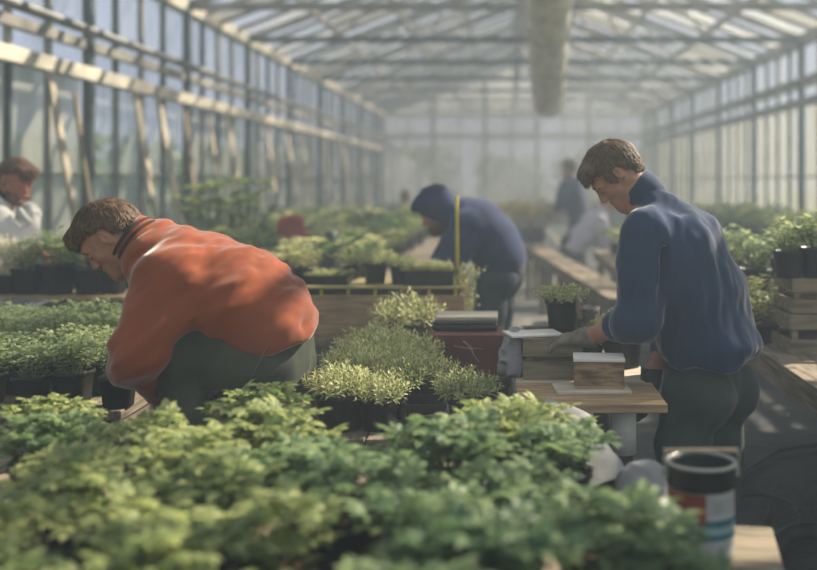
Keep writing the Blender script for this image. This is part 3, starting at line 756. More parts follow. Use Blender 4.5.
# far wall
w = struct('wall_back')
def gz(x): return RIDGE - (RIDGE - EAVE) * (abs(x - XC) / ((XC - XL) if x < XC else (XR - XC)))
b = MB(); b.box(((XL + XR) / 2, YB, KNEE / 2), (XR - XL, .12, KNEE)); b.build('knee_wall', M['concrete'], w)
for z, h in ((KNEE + .04, .08), (2.95, .14), (EAVE, .12)):
    b = MB(); b.box(((XL + XR) / 2, YB, z), (XR - XL, .14, h)); b.build('rail', M['rail'], w)
xs = [XL, -2.35, -.65, 1.05, 2.75, XR]
for i, x in enumerate(xs):
    b = MB(); b.box((x, YB - .02, gz(x) / 2), (.15, .12, gz(x))); b.build('post', M['rail'], w)
for i in range(5):
    xa, xb = xs[i] + .06, xs[i + 1] - .06
    for za, zb in ((KNEE + .1, 2.88), (3.02, EAVE - .06)):
        wins[0] += 1; wn = struct('window_%d' % wins[0])
        b = MB(); b.box(((xa + xb) / 2, YB + .02, (za + zb) / 2), (xb - xa, .006, zb - za)); b.build('pane', M['glass_back'], wn)
        b = MB(); b.box(((xa + xb) / 2, YB, (za + zb) / 2), (.05, .06, zb - za)); b.build('mullion', M['rail'], wn)
b = MB(); b._add([(XL, YB + .02, EAVE + .06), (XR, YB + .02, EAVE + .06), (XC, YB + .02, RIDGE)], [(0, 1, 2)]); b.build('gable_pane', M['glass_dirty'], w)
# roof
c = struct('ceiling')
b = MB(); b.bar((XC, Y0, RIDGE), (XC, YB, RIDGE), .14, .16); b.build('ridge_beam', M['frame'], c)
for sx, X in ((-1, XL), (1, XR)):
    for t in (.26, .5, .75):
        x = X + (XC - X) * t; z = EAVE + (RIDGE - EAVE) * t - .05
        b = MB(); b.bar((x, Y0, z), (x, YB, z), .06, .09); b.build('purlin', M['frame'], c)
    for k in range(len(TY) - 1):
        ya, yb = TY[k], TY[k + 1]
        rl = st(empty('roof_light', parent=c)); n = 4
        for j in range(n):
            y1, y2 = ya + (yb - ya) * j / n, ya + (yb - ya) * (j + 1) / n
            segs = [0, .26, .5, .75, 1]
            b = MB()
            for s in range(4):
                t1, t2 = segs[s], segs[s + 1]
                f = lambda t: (X + (XC - X) * t, EAVE + (RIDGE - EAVE) * t + .03)
                (xa, za), (xb, zb) = f(t1 + .004), f(t2 - .004)
                b.cur = rs.choices([0, 1, 2, 3], [4, 5, 3, 2])[0]
                b._add([(xa, y1 + .015, za), (xb, y1 + .015, zb), (xb, y2 - .015, zb), (xa, y2 - .015, za)], [(0, 1, 2, 3) if sx < 0 else (3, 2, 1, 0)])
            b.build('pane', [M['glass'], M['glass_clear'], M['glass_dirty'], M['glass_grimy']], rl)
            b = MB(); b.bar((X, y1, EAVE + .01), (XC, y1, RIDGE + .01), .045, .06, (0, 0, 1)); b.build('glazing_bar', M['frame'], rl)
for y in TY:
    t = st(empty('truss', parent=c))
    b = MB(); b.bar((XL, y, EAVE), (XR, y, EAVE), .07, .09); b.build('tie_beam', M['frame_dark'] if rs.random() < .5 else M['frame'], t)
    for X in (XL, XR):
        b = MB(); b.bar((X, y, EAVE), (XC, y, RIDGE - .07), .07, .10); b.build('rafter', M['frame'], t)
        for t1, t2 in ((.33, .5), (.66, .5), (.66, .78)):
            p = (X + (XC - X) * t1, y, EAVE); q_ = (X + (XC - X) * t2, y, EAVE + (RIDGE - EAVE) * t2 - .08)
            b = MB(); b.bar(p, q_, .045, .045, (0, 1, 0)); b.build('strut', M['rail'], t)
    b = MB(); b.bar((XC, y, EAVE), (XC, y, RIDGE - .06), .05, .05, (0, 1, 0)); b.build('king_post', M['frame'], t)
# open roof vents on the right slope, seen as tilted flaps
for i, y in enumerate((13.2, 16.4, 19.2, 22.4, 25.5)):
    v = thing('roof_vent', 'tilted glazed roof vent propped open, %s along the right-hand roof slope from the near end' % ORD[i], 'roof vent', (0, 0, 0))
    x1, z1 = XC + .15, RIDGE + .02; x2, z2 = XC + 1.25, RIDGE + .12
    b = MB()
    for a, e in (((x1, y, z1), (x2, y, z2)), ((x1, y + 1.4, z1), (x2, y + 1.4, z2)), ((x2, y, z2), (x2, y + 1.4, z2)), ((x1, y, z1), (x1, y + 1.4, z1))): b.bar(a, e, .05, .05)
    b.build('vent_frame', M['rail'], v)
    b = MB(); b._add([(x1, y, z1), (x2, y, z2), (x2, y + 1.4, z2), (x1, y + 1.4, z1)], [(0, 1, 2, 3)]); b.build('pane', M['glass_dirty'], v)
# polythene air duct hung under the ridge
d = thing('air_duct', 'pale polythene air duct hanging below the roof ridge, its end cuff open', 'duct')
pts = [P(549, -60, 9.0), P(549, -10, 10.8), P(548, 40, 12.6), P(548, 80, 15), P(548, 106, 17)]
b = MB(); rr = [.245, .255, .25, .255, .25]
pp = [pts[0] + (pts[-1] - pts[0]) * 0 for _ in range(1)]
L2 = []; R2 = []
for i in range(len(pts) - 1):
    for j in range(6):
        t = j / 6; L2.append(pts[i] * (1 - t) + pts[i + 1] * t); R2.append((rr[i] * (1 - t) + rr[i + 1] * t) * (1 + .035 * math.sin(i * 6 + j * 2.1)))
b.tube(L2, R2, 28, False); b.build('duct_tube', M['duct'], d)
b = MB(); b.tube([L2[-1], L2[-1] + (L2[-1] - L2[-2]) * .25], [.265, .265], 28, False); b.build('end_cuff', M['rail'], d)
for i in (3, 10, 16, 22):
    p = L2[i]; b = MB(); b.tube([p + V(0, 0, .24), V(p[0], p[1], gz(p[0]) - .05)], .008, 6); b.build('hanger', M['steel'], d)
    b = MB(); b.tube([p - nrm(L2[i + 1] - p) * .02, p + nrm(L2[i + 1] - p) * .02], [R2[i] + .008] * 2, 28, False); b.build('strap', M['frame'], d)
# heating pipe along the left wall
b = MB(); b.tube([(XL + .22, Y0 + .1, 2.86), (XL + .22, YB - .2, 2.86)], .045, 12); o = b.build('heating_pipe', M['steel'])
tag(o, 'long grey heating pipe running above the pale rail of the left glass wall', 'pipe')
b = MB(); b.tube([(XR - .22, Y0 + .1, 2.98), (XR - .22, YB - .2, 2.98)], .045, 12); o = b.build('heating_pipe', M['steel'])
tag(o, 'long grey heating pipe running above the rail of the right glass wall', 'pipe')
# boards leaning on the left glass wall
bl = [(57, 225, 41, 72, 8.6, .11, 'board'), (70, 225, 67, 92, 9.1, .06, 'wood'), (124, 214, 114, 92, 10.6, .15, 'board'), (147, 212, 133, 92, 11.3, .15, 'board'), (160, 214, 160, 98, 12.2, .13, 'wood'), (184, 214, 180, 100, 13.2, .11, 'board'), (197, 214, 190, 104, 14.1, .17, 'wood_pale'), (228, 205, 226, 112, 16.4, .16, 'board'), (247, 205, 243, 116, 17.9, .14, 'wood_pale'), (262, 205, 261, 120, 19.2, .16, 'board'), (283, 205, 282, 124, 21.5, .18, 'board'), (305, 200, 303, 128, 24, .2, 'wood_pale'), (330, 200, 329, 132, 27.5, .22, 'board')]
for i, (x1, y1, x2, y2, Y, wd, m_) in enumerate(bl):
    top = P(x2, y2, Y); bot = P(x1, y1, Y - .05)
    Xw = XL + .16; top = V(Xw, Y, top[2] if top[2] < 2.42 else 2.40)
    dz = (x1 - x2) / FX * Y
    bot = V(Xw + .28 + max(0, dz), Y + .0, .02)
    b = MB(); b.bar(bot, top, wd, .025, (1, 0, 0)); o = b.build('leaning_board', M[m_], None, .003)
    col = {'board': 'weathered grey', 'wood': 'dark weathered', 'wood_pale': 'pale bleached'}[m_]
    tag(o, '%s plank leaning on the left glass wall, %s from the near end' % (col, ORD[i]), 'plank')
# polythene curtain in the far left corner
b = MB(); n = 30; vs = []
for i in range(n + 1):
    t = i / n; x = -3.9 + 1.5 * t; zt = 2.85 - 1.6 * t ** 1.4
    for z in (zt, .75): vs.append((x, YB - .35 + .06 * math.sin(t * 34), z))
b._add(vs, [(2 * i, 2 * i + 1, 2 * i + 3, 2 * i + 2) for i in range(n)], True); o = b.build('polythene_curtain', M['poly'])
tag(o, 'milky polythene curtain gathered in the far left corner of the greenhouse', 'curtain')
sm = o.modifiers.new('solid', 'SOLIDIFY'); sm.thickness = .004
# trees outside the glass
def tree(x, y, h, r, m, label, seed, low=0.3):
    t = thing('tree', label, 'tree', (x, y, -.15)); rng = np.random.default_rng(seed); inst = []
    tw = MB(); tw.tube([(0, 0, 0), (.05, 0, h * .4), (0, .05, h * .75)], [.14, .10, .04], 8); tw.build('trunk', M['wood'], t)
    for i in range(900):
        u = rng.normal(0, 1, 3); u /= np.linalg.norm(u); rad = rng.uniform(.55, 1) * (1 + .25 * math.sin(u[0] * 5 + seed) * math.cos(u[2] * 4))
        p = V(0, 0, h * (low + 1) / 2) + u * V(r, r, h * (1 - low) / 2) * rad
        inst.append((OVATE, p, nrm(u + rng.normal(0, .7, 3)), nrm(V(0, 0, 1) + rng.normal(0, .5, 3)), rng.uniform(.28, .5)))
    tag(link('foliage', leaf_mesh('foliage', inst, m), t), kind='stuff')
for i, (x, y, h, r) in enumerate(((-3.6, 45, 3.2, 1.55), (.2, 47, 2.7, 1.6), (3.5, 44, 3.0, 1.5), (7.2, 46, 3.8, 1.6))):
    tree(x, y, h, r, M['leaf_tree'], 'hazy green tree beyond the far glass wall, %s from the left' % ORD[i], 20 + i, .05)
for i, (x, y, h, r) in enumerate(((-7.0, 12.5, 2.1, 1.5), (-7.6, 16.5, 2.3, 1.7), (-7.4, 22, 2.4, 1.8), (-7.6, 29, 2.6, 2.2))):
    tree(x, y, h, r, M['leaf_tree'], 'dark green shrub outside the left glass wall, %s from the near end' % ORD[i], 30 + i, .02)
for i, (x, y, h, r) in enumerate(((8.2, 17.5, 3.0, 1.5), (8.6, 22, 2.2, 1.8))):
    tree(x, y, h, r, M['leaf_tree'], 'green shrub outside the right glass wall, %s from the near end' % ORD[i], 40 + i, .02)
# ------------------------------------------------------------------ benches
def bench(label, x0, x1, y0, y1, z, rz=0, topm='wood_y', legs=None, th=.035, pivot=None, skirt=True, name='bench'):
    t = thing(name, label, 'bench', (0, 0, 0) if not pivot else pivot, rz)
    ox, oy = (pivot[0], pivot[1]) if pivot else (0, 0)
    b = MB(); n = max(2, round((x1 - x0) / .16)); w = (x1 - x0) / n
    for i in range(n): b.box((x0 + w * (i + .5) - ox, (y0 + y1) / 2 - oy, z - th / 2), (w - .006, y1 - y0, th))
    b.build('bench_top', M[topm], t, .003)
    if skirt:
        for xx in (x0 + .03, x1 - .03): b = MB(); b.box((xx - ox, (y0 + y1) / 2 - oy, z - th - .04), (.03, y1 - y0 - .04, .08)); b.build('side_rail', M[topm], t)
        for yy in (y0 + .03, y1 - .03): b = MB(); b.box(((x0 + x1) / 2 - ox, yy - oy, z - th - .04), (x1 - x0 - .1, .03, .08)); b.build('end_rail', M[topm], t)
    nl = legs or max(2, round((y1 - y0) / 1.6) + 1)
    for xx in (x0 + .08, x1 - .08):
        for k in range(nl):
            yy = y0 + .08 + (y1 - y0 - .16) * k / (nl - 1); b = MB(); b.box((xx - ox, yy - oy, (z - th) / 2), (.06, .06, z - th)); b.build('leg', M[topm], t, .003)
    return t
bench('long wooden bench under the blurred mass of leafy plants nearest the camera', -2.5, .30, 1.0, 3.0, .68)
bench('wooden bench under the fine leaved plants left of the orange red fleece', -2.9, -1.36, 3.62, 4.75, .68)
bench('wooden bench behind the orange red fleece holding pots, brown box and long timber box', -.60, .03, 3.22, 5.0, .68)
bench('low wooden bench carrying the long timber planter box', -1.5, -.12, 5.1, 6.0, .70)
bench('grey plank bench in front of the bearded man on the left', -4.0 + .25, -1.75, 5.15, 5.75, .68)
bench('grey wooden bench edge on the right holding crates and dark pots', 1.12, 2.45, 3.2, 6.6, .75, legs=2)
bench('long bench under the field of soft green plants by the left wall', -3.3, -.75, 6.9, 16.5, .72)
bench('grey timber plank bench running back beside the aisle towards the far workers', .70, .95, 6.9, 12.9, .70, .083, 'wood_y', pivot=(.70, 6.9, 0))
bench('long bench of plants along the right glass wall', 2.75, 4.35, 5.5, 17.5, .75)
# narrow timber ledge at the camera side of the front bench
t = thing('ledge', 'bare tan timber ledge under the label covered tin', 'ledge', (.437, 1.93, 0), -.165)
b = MB(); b.box((0, 0, .675), (.22, .95, .03)); b.build('ledge_top', M['wood'], t, .004)
for y in (-.4, .4): b = MB(); b.box((0, y, .33), (.06, .06, .66)); b.build('leg', M['wood_warm'], t)
# work table
t = thing('work_table', 'tan timber work table on white pipe legs at the left hand of the navy fleece', 'table', (.285, 3.82, 0))
b = MB(); b.box((0, -.32, .755), (.49, .36, .03)); b.build('table_board', M['wood_warm'], t, .004)
b = MB(); b.box((0, .22, .755), (.49, .70, .03)); b.build('table_board', M['wood_pale'], t, .004)
for x in (-.19, .115):
    for y in (-.36, .42):
        b = MB(); b.lathe([(.045, .575), (.045, .735)], (x, y, 0), 20); lg = b.build('leg', M['white'], t)
        b = MB(); b.lathe([(.034, 0), (.034, .57), (.030, .58)], (x, y, 0), 20); b.build('foot_sleeve', M['black_soft'], lg)
TZ = .77
# ------------------------------------------------------------------ props on the work table
def slat_crate(name, label, loc, L_, W_, H, m, rz=0, gap=.3, n=2, cat='crate'):
    t = thing(name, label, cat, loc, rz); hs = H * (1 - gap) / n; gp = H * gap / max(1, n - 1)
    for k in range(n):
        z = hs / 2 + k * (hs + gp)
        for s in (-1, 1):
            b = MB(); b.box((0, s * (W_ / 2 - .006), z), (L_, .012, hs)); b.build('slat', m, t, .002)
            b = MB(); b.box((s * (L_ / 2 - .006), 0, z), (.012, W_ - .026, hs)); b.build('slat', m, t, .002)
    for sx in (-1, 1):
        for sy in (-1, 1): b = MB(); b.box((sx * (L_ / 2 - .025), sy * (W_ / 2 - .024), H / 2), (.024, .024, H)); b.build('corner_post', m, t)
    b = MB(); b.box((0, 0, .008), (L_ - .03, W_ - .03, .012)); b.build('crate_base', m, t)
    return t
c1 = slat_crate('slatted_crate', 'grey slatted wooden crate gripped by the gloved hand on the work table', (.175, 3.90, TZ), .22, .34, .15, M['wood'], 0, .12)
b = MB(); b.box((0, 0, .006), (.19, .32, .01)); b.build('lid_board', M['wood'], c1); children(c1)[-1].location = (0, 0, .135)
o = MB().box((0, 0, 0), (.20, .15, .006)).build('card_sheet', M['paper']); o.location = (.105, 3.83, TZ + .1545); o.rotation_euler = (0, 0, .25)
tag(o, 'blank pale card lying on the slatted crate at the gloved hand', 'card')
blk = thing('timber_block', 'weathered brown timber block with a pale top standing on the work table', 'block', (.328, 3.57, TZ), -.06)
b = MB(); b.box((0, 0, .05), (.172, .13, .084)); b.build('block_body', M['wood_old'], blk, .004)
b = MB(); b.box((0, 0, .097), (.178, .136, .010)); b.build('block_top', M['paper'], blk, .002)
b = MB(); b.box((0, 0, .004), (.172, .13, .008)); b.build('block_base', M['wood_warm'], blk, .002)
o = MB().box((0, 0, 0), (.26, .15, .012), 0).build('plank_offcut', M['wood_pale'], None, .003); o.location = (.30, 3.54, TZ + .006); o.rotation_euler = (0, 0, .05)
tag(o, 'pale crumbly plank offcut beneath the weathered timber block', 'plank'); blk.location.z = TZ + .0125
bag = thing('paper_bag', 'crumpled white paper bag standing left of the grey slatted crate', 'bag', (.035, 3.86, TZ))
fd = Field((-.08, -.12, -.02), (.08, .12, .2), .004); fd.cone(V(0, -.04, .06), V(0, .05, .06), .05, .05, .02); fd.cone(V(0, -.05, .12), V(0, .06, .13), .028, .028, .04); fd.cone(V(-.01, -.05, .02), V(.01, .06, .02), .045, .045, .03)
fd.plane_cut(V(0, 0, 0), V(0, 0, -1), .003); fd.noise(.012, 26, ridged=True); sdf_obj('bag_body', fd, M['fleece_white'], bag, V(0, 0, 0))
b = MB()
for k in range(14):
    a = 2 * PI * k / 14
b.tube([(.0, -.06, .142), (.004, 0, .15), (-.003, .066, .146)], [.010, .014, .010], 8); b.build('bag_fold', M['fleece_white'], bag)
place('sedum', 0, (.335, 4.02, TZ), .4, 1.0, 'sedum in a black pot half hidden behind the weathered timber block')
place('sedum', 1, (.225, 4.0, TZ + .15), .9, 1.22, 'lush sedum in a black pot on the back of the slatted crate')
place('sedum', 0, (.46, 4.0, TZ), 2.1, 1.5, 'pale leaved plant in a black pot beside the navy fleece sleeve')
pt = thing('ceramic_pot', 'mottled grey pot standing beside the lush sedum on the work table', 'pot', (.325, 4.14, TZ))
b = MB(); b.lathe([(.03, 0), (.045, .004), (.055, .15), (.06, .20), (.06, .215), (.053, .215), (.05, .19), (.02, .185)], seg=28); b.build('pot_body', mat('mottled_grey_glaze', (.22, .21, .20), .6, .5, 40), pt)
b = MB(); b.lathe([(.05, .19), (.0001, .197)], seg=20); b.build('soil', M['soil'], pt)
# ------------------------------------------------------------------ white fleece along the front bench edge
pth = [P(552, 398, 3.28), P(566, 404, 3.2), P(590, 415, 3.05), P(608, 440, 2.82), P(618, 462, 2.66), P(622, 480, 2.55)]
prof = [(-.20, -.10), (-.14, -.055), (-.08, -.018), (-.035, -.002), (-.010, 0), (.010, -.014), (.020, -.055), (.026, -.12), (.028, -.20), (.030, -.27)]
rows_ = []
for i in range(len(pth) - 1):
    for j in range(5): rows_.append(pth[i] * (1 - j / 5) + pth[i + 1] * j / 5)
rows_.append(pth[-1]); b = MB(); vs = []
for r in rows_:
    for dx, dz in prof:
        p_ = r + V(dx, dx * .35, dz); nz = vnoise((p_ * V(14, 9, 14) + 40)[None])[0] - .5; vs.append(p_ + V(.030 * nz * (dz < -.01), 0, .034 * nz))
np_ = len(prof)
b._add(vs, [(i * np_ + j, i * np_ + j + 1, (i + 1) * np_ + j + 1, (i + 1) * np_ + j) for i in range(len(rows_) - 1) for j in range(np_ - 1)], True)
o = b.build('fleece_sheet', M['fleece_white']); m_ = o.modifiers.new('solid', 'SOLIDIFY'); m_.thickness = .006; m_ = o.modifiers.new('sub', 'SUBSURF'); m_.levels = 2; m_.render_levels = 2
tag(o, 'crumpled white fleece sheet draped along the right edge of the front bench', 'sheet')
fd = Field((.1, 2.1, .5), (.6, 2.8, 1.05), .006)
a = P(634, 470, 2.46); c_ = P(650, 462, 2.50); d_ = P(653, 500, 2.36)
fd.chain([a - V(0, 0, .035), P(650, 472, 2.46) - V(0, 0, .01)], [.028, .026], .03); fd.chain([P(648, 470, 2.46) - V(0, 0, .01), P(650, 500, 2.42), P(652, 520, 2.38)], [.03, .035, .04], .04); fd.chain([a - V(0, 0, .04), P(634, 520, 2.40)], [.03, .045], .05)
fd.noise(.006, 24, ridged=True); fd.plane_cut(V(0, 0, .691), V(0, 0, -1), .004)
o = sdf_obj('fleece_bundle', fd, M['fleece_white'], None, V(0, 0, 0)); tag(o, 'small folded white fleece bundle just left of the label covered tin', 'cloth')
# ------------------------------------------------------------------ labelled tin with a wire handle
tx, ty_ = (701 - VX) * 2.22 / FX, 2.22
can = thing('paint_tin', 'dented tin with red, white and teal label and a black rim on the ledge', 'tin', (tx, ty_, .6905))
R = .0705; H = .197
b = MB(); b.lathe([(R * .9, .0), (R, .004), (R, H - .045)], seg=48); b.build('tin_body', M['tin'], can)
b = MB(); b.lathe([(R + .002, H - .050), (R + .004, H - .046), (R + .004, H - .008), (R + .006, H - .004), (R + .003, H), (R - .006, H), (R - .008, H - .006), (R - .010, H - .10), (.001, H - .11)], seg=48); b.build('black_rim', M['black_soft'], can)
b = MB(); b.tube([((R + .003) * math.cos(t), (R + .003) * math.sin(t), H) for t in np.linspace(0, 2 * PI, 49)], .0042, 8, False); b.build('rim_wire', M['tin'], can)
def wrap(a0, a1, z0, z1, m, nm, off):
    b = MB(); n = 24; vs = []
    for i in range(n + 1):
        t = a0 + (a1 - a0) * i / n
        for z in (z0, z1): vs.append(((R + off) * math.cos(t), (R + off) * math.sin(t), z))
    b._add(vs, [(2 * i, 2 * i + 2, 2 * i + 3, 2 * i + 1) for i in range(n)], True); return b.build(nm, m, can)
D2 = PI / 180
wrap(165 * D2, 400 * D2, .006, H - .052, M['can_white'], 'paper_label', .0008)
wrap(165 * D2, 268 * D2, .078, H - .053, M['can_red'], 'red_panel', .0016)
wrap(262 * D2, 352 * D2, .046, .060, M['can_teal'], 'teal_band', .0016)
wrap(262 * D2, 352 * D2, .075, .090, M['can_teal'], 'teal_band', .0016)
wrap(262 * D2, 352 * D2, .0605, .0745, mat('label_pale_teal', (.22, .34, .36), .5, .2, 20), 'pale_teal_band', .0015)
for z in (.105, .112, .119, .128): wrap((272 + 6 * (z > .11)) * D2, 345 * D2, z, z + .0028, M['can_grey'], 'print_line', .0018)
for k in range(5): wrap((276 + k * 3) * D2, (300 + k * 7) * D2, .014 + k * .0055, .0165 + k * .0055, M['can_grey'], 'print_line', .0018)
h = MB(); ez = H + .026
h.tube([(-R - .008, 0, H - .02), (-R - .012, -.004, H + .01), (-R - .002, -.006, ez)], .0022, 8); hd = h.build('wire_handle', M['tin'], can)
h = MB(); h.tube([(R + .008, 0, H - .02), (R + .012, -.004, H + .01), (R + .006, -.006, ez)], .0022, 8); h.build('wire_handle', M['tin'], can)
h = MB(); h.tube([(-R - .012, -.006, ez), (R + .008, -.006, ez + .0005)], .0048, 12); h.build('wooden_grip', M['stickwood'], can)
for s in (-1, 1): h = MB(); h.box((s * (R + .007), 0, H - .02), (.010, .022, .022)); h.build('handle_ear', M['tin'], can, .003)
# ------------------------------------------------------------------ floor: hoses and a flap of fabric
h = MB(); pts = []
for t in np.linspace(0, 2 * PI, 60): pts.append(V(1.16 + .15 * math.cos(t) + .015 * math.sin(3 * t), 4.53 + .29 * math.sin(t), .014 + .006 * math.sin(2 * t)))
h.tube(pts, .011, 8); o = h.build('garden_hose', M['black_soft']); tag(o, 'loop of thin black hose lying on the dark ground fabric', 'hose')
h = MB(); pts = [V(1.00, 4.50, .034), V(1.06, 4.80, .026), V(1.22, 5.2, .014), V(1.5, 5.6, .014), V(1.8, 5.75, .014)]
h.tube(pts, .012, 8); o = h.build('garden_hose', M['black_soft']); tag(o, 'straight run of black hose trailing away behind the hose loop', 'hose')
h = MB(); pts = [V(1.02 + .28 * t, 3.95 + .30 * t + .10 * math.sin(t * 3), .035) for t in np.linspace(0, 1.6, 14)]
h.tube(pts, .036, 12); o = h.build('drain_pipe', M['black_soft']); tag(o, 'thick black ribbed pipe on the floor in front of the hose loop', 'pipe')
fd = Field((1.05, 4.3, -.02), (1.35, 4.75, .12), .004); fd.chain([V(1.15, 4.45, .012), V(1.185, 4.51, .045), V(1.195, 4.55, .085)], [.03, .022, .004], .02, lat=(V(.5, -.8, 0), .4)); fd.plane_cut(V(0, 0, 0), V(0, 0, -1), .003)
o = sdf_obj('fabric_flap', fd, M['black_soft'], None, V(0, 0, 0)); tag(o, 'small upright flap of torn fabric inside the hose loop', 'scrap')
# ------------------------------------------------------------------ right bench: crates and dark pots
slat_crate('slatted_crate', 'lower grey slatted crate on the right bench under the dark pots', (1.45, 4.55, .75), .46, .34, .17, M['wood'], .02, .25, 2)
slat_crate('slatted_crate', 'upper grey slatted crate on the right bench carrying the tagged pot', (1.46, 4.55, .925), .44, .33, .15, M['wood'], -.02, .22, 2)
for i, (x, y, k, s, lb) in enumerate(((1.24, 4.46, 0, .95, 'bushy green plant in a round dark pot at the left corner of the stacked crates'), (1.365, 4.47, 1, 1.05, 'taller bushy plant in a dark pot with a white tag, on the stacked crates'), (1.50, 4.49, 2, 1.1, 'bushy dark pot plant at the cropped right end of the stacked crates'), (1.62, 4.64, 0, 1.1, 'green pot plant at the back right of the stacked crates'))):
    pl = place('right', k, (x, y, 1.075), i * 1.3, s, lb)
    if i == 1:
        b = MB(); b.box((.055, -.058, .075), (.022, .003, .085), .7); b.build('plant_tag', M['white'], pl)
pl = place('pale', 0, (1.20, 4.9, .75), .5, 1.15, 'pale feathery plant on the right bench beside the navy fleece back')
pl = place('pale', 1, (1.21, 4.72, .75), 1.5, .85, 'small pale feathery plant at the edge of the right bench')
for i, (x, y, s) in enumerate(((1.28, 5.25, 1.25), (1.25, 5.62, 1.3), (1.62, 5.2, 1.2), (1.6, 5.7, 1.3), (1.95, 5.2, 1.2), (1.98, 5.75, 1.3), (1.3, 6.1, 1.2), (1.7, 6.25, 1.2), (2.15, 6.2, 1.3))):
    st_ = MB(); st_.box((0, 0, 0), (.22, .22, .14)); o = st_.build('upturned_tray', M['black'], None, .006); o.location = (x, y, .82)
    tag(o, 'black upturned tray lifting a plant on the right bench', 'tray', 'upturned trays under plants on the right bench')
    pl = place('right', i, (x, y, .89), i, s, 'soft green plant in a dark pot behind the stacked crates on the right bench', 'soft green plants behind the stacked crates')
o = MB().box((0, 0, 0), (.30, .05, .03)).build('timber_offcut', M['wood_pale'], None, .003); o.location = (1.55, 4.02, .765); o.rotation_euler = (0, 0, .05)
tag(o, 'short pale timber strip lying on the right bench before the crates', 'plank')
o = MB().box((0, 0, 0), (.02, .02, .24)).build('tall_bottle_crate', M['black']); bpy.data.objects.remove(o)
# ------------------------------------------------------------------ centre bench: pots, red brown box, trays
mids = [(322, 390, 3.62, 1, 1.0, 'needle leaved plant at the left end of the group beside the orange red fleece'),
        (336, 424, 3.36, 0, 1.0, 'needle leaved plant in the square black pot nearest the front of the group'),
        (357, 392, 3.68, 2, 1.08, 'tall tufted lime plant in the middle of the needle leaved group'),
        (379, 424, 3.36, 3, .85, 'short tufted plant behind the dark green foliage at the front of the group'),
        (392, 385, 3.80, 1, 1.05, 'dense lime plant at the back centre of the needle leaved group'),
        (414, 372, 4.02, 0, 1.0, 'dense lime plant at the back right of the needle leaved group'),
        (426, 398, 3.62, 2, .95, 'needle leaved plant in a black pot left of the brown box'),
        (466, 424, 3.36, 3, .92, 'needle leaved plant in front of the brown box'),
        (400, 400, 3.55, 3, .95, 'small lime plant between the two pots at the centre of the group'),
        (352, 372, 4.0, 0, 1.1, 'dense lime plant at the back left, under the long timber box'),
        (384, 368, 4.15, 2, 1.1, 'dense lime plant right under the long timber box front')]
for i, (px, py, Y, k, s, lb) in enumerate(mids):
    p = P(px, py, Y); x = max(p[0], -.54)
    place('mid', k, (x, Y, .68), i * .9, s * 1.12, lb)
t = thing('plant_carrier', 'black plastic pot tray on the bench below the brown box', 'tray', (-.27, 3.42, .68))
b = MB(); b.box((0, 0, .004), (.13, .16, .008))
for z in (.03, .075):
    for s in (-1, 1): b.box((0, s * .08, z), (.14, .006, .018)); b.box((s * .067, 0, z), (.006, .16, .018))
b.build('tray_body', M['black'], t)
for sx in (-1, 1):
    for sy in (-1, 1): b = MB(); b.box((sx * .063, sy * .076, .045), (.012, .012, .09)); b.build('corner_post', M['black'], t)
box = thing('wooden_box', 'scuffed red brown wooden box standing on the centre bench', 'box', (-.143, 4.18, .68), -.03)
b = MB(); b.box((0, 0, .115), (.285, .24, .16), taper=1.0); b.build('box_body', M['redbox'], box, .004)
b = MB(); b.box((.012, .0, .017), (.25, .22, .034)); b.build('box_base', M['black'], box)
b = MB(); b.tube([(-.02, -.1215, .18), (.01, -.1215, .155), (.025, -.1215, .12), (.05, -.1215, .09)], .0026, 6); b.tube([(-.06, -.1215, .16), (0, -.1215, .15), (.06, -.1215, .148)], .002, 6); b.build('scuff_mark', M['scuff'], box)
b = MB(); b.box((0, 0, .1985), (.28, .235, .006)); b.build('box_lid', M['redbox'], box)
lid = thing('black_tray', 'shallow black tray lying on the red brown box', 'tray', (-.165, 4.28, .8825)); b = MB(); b.box((0, 0, .014), (.27, .24, .028)); b.build('tray_body', M['black'], lid, .012)
b = MB(); b.box((0, 0, .031), (.255, .225, .006)); b.build('tray_rim', M['black_soft'], lid, .002)
o = MB().box((0, 0, 0), (.26, .20, .016)).build('cover_board', M['wood_pale'], None, .003); o.location = (-.16, 4.32, .925); tag(o, 'pale wooden board lying on the shallow black tray', 'board')
tr = thing('nursery_tray', 'grey black nursery tray in front of the red brown box', 'tray', (-.08, 3.83, .68)); b = MB(); b.box((0, 0, .03), (.19, .13, .06), taper=.92); b.build('tray_body', M['black_soft'], tr, .006)
b = MB(); b.box((0, 0, .063), (.20, .14, .008)); b.build('tray_rim', M['black_soft'], tr, .002)
# ------------------------------------------------------------------ long timber planter box with trays on it
pb = thing('planter_box', 'long tan timber box carrying seedling trays, behind the needle leaved plants', 'box', (-.73, 5.42, .70))
Lb = 1.05
b = MB(); b.box((0, -.22, .10), (Lb, .024, .20)); b.build('front_board', M['wood_warm'], pb, .003)
b = MB(); b.box((0, .22, .10), (Lb, .024, .20)); b.build('back_board', M['wood_warm'], pb, .003)
for s in (-1, 1): b = MB(); b.box((s * (Lb / 2 - .012), 0, .10), (.024, .416, .20)); b.build('end_board', M['wood_warm'], pb, .003)
b = MB(); b.box((0, 0, .206), (Lb, .46, .012)); b.build('lower_shelf', M['wood_warm'], pb, .002)
b = MB(); b.box((0, 0, .252), (Lb, .46, .012)); b.build('upper_shelf', mat('pale_yellow_timber', (.42, .36, .16), .7, .2, 8), pb, .002)
for k in range(8): b = MB(); b.box((-.48 + k * .137, -.215, .229), (.014, .014, .034)); b.build('spacer_peg', M['yellow'], pb)
for k in range(3): b = MB(); b.box((-.4 + k * .4, .15, .229), (.03, .03, .034)); b.build('spacer_peg', M['wood'], pb)
SZ = .70 + .2585
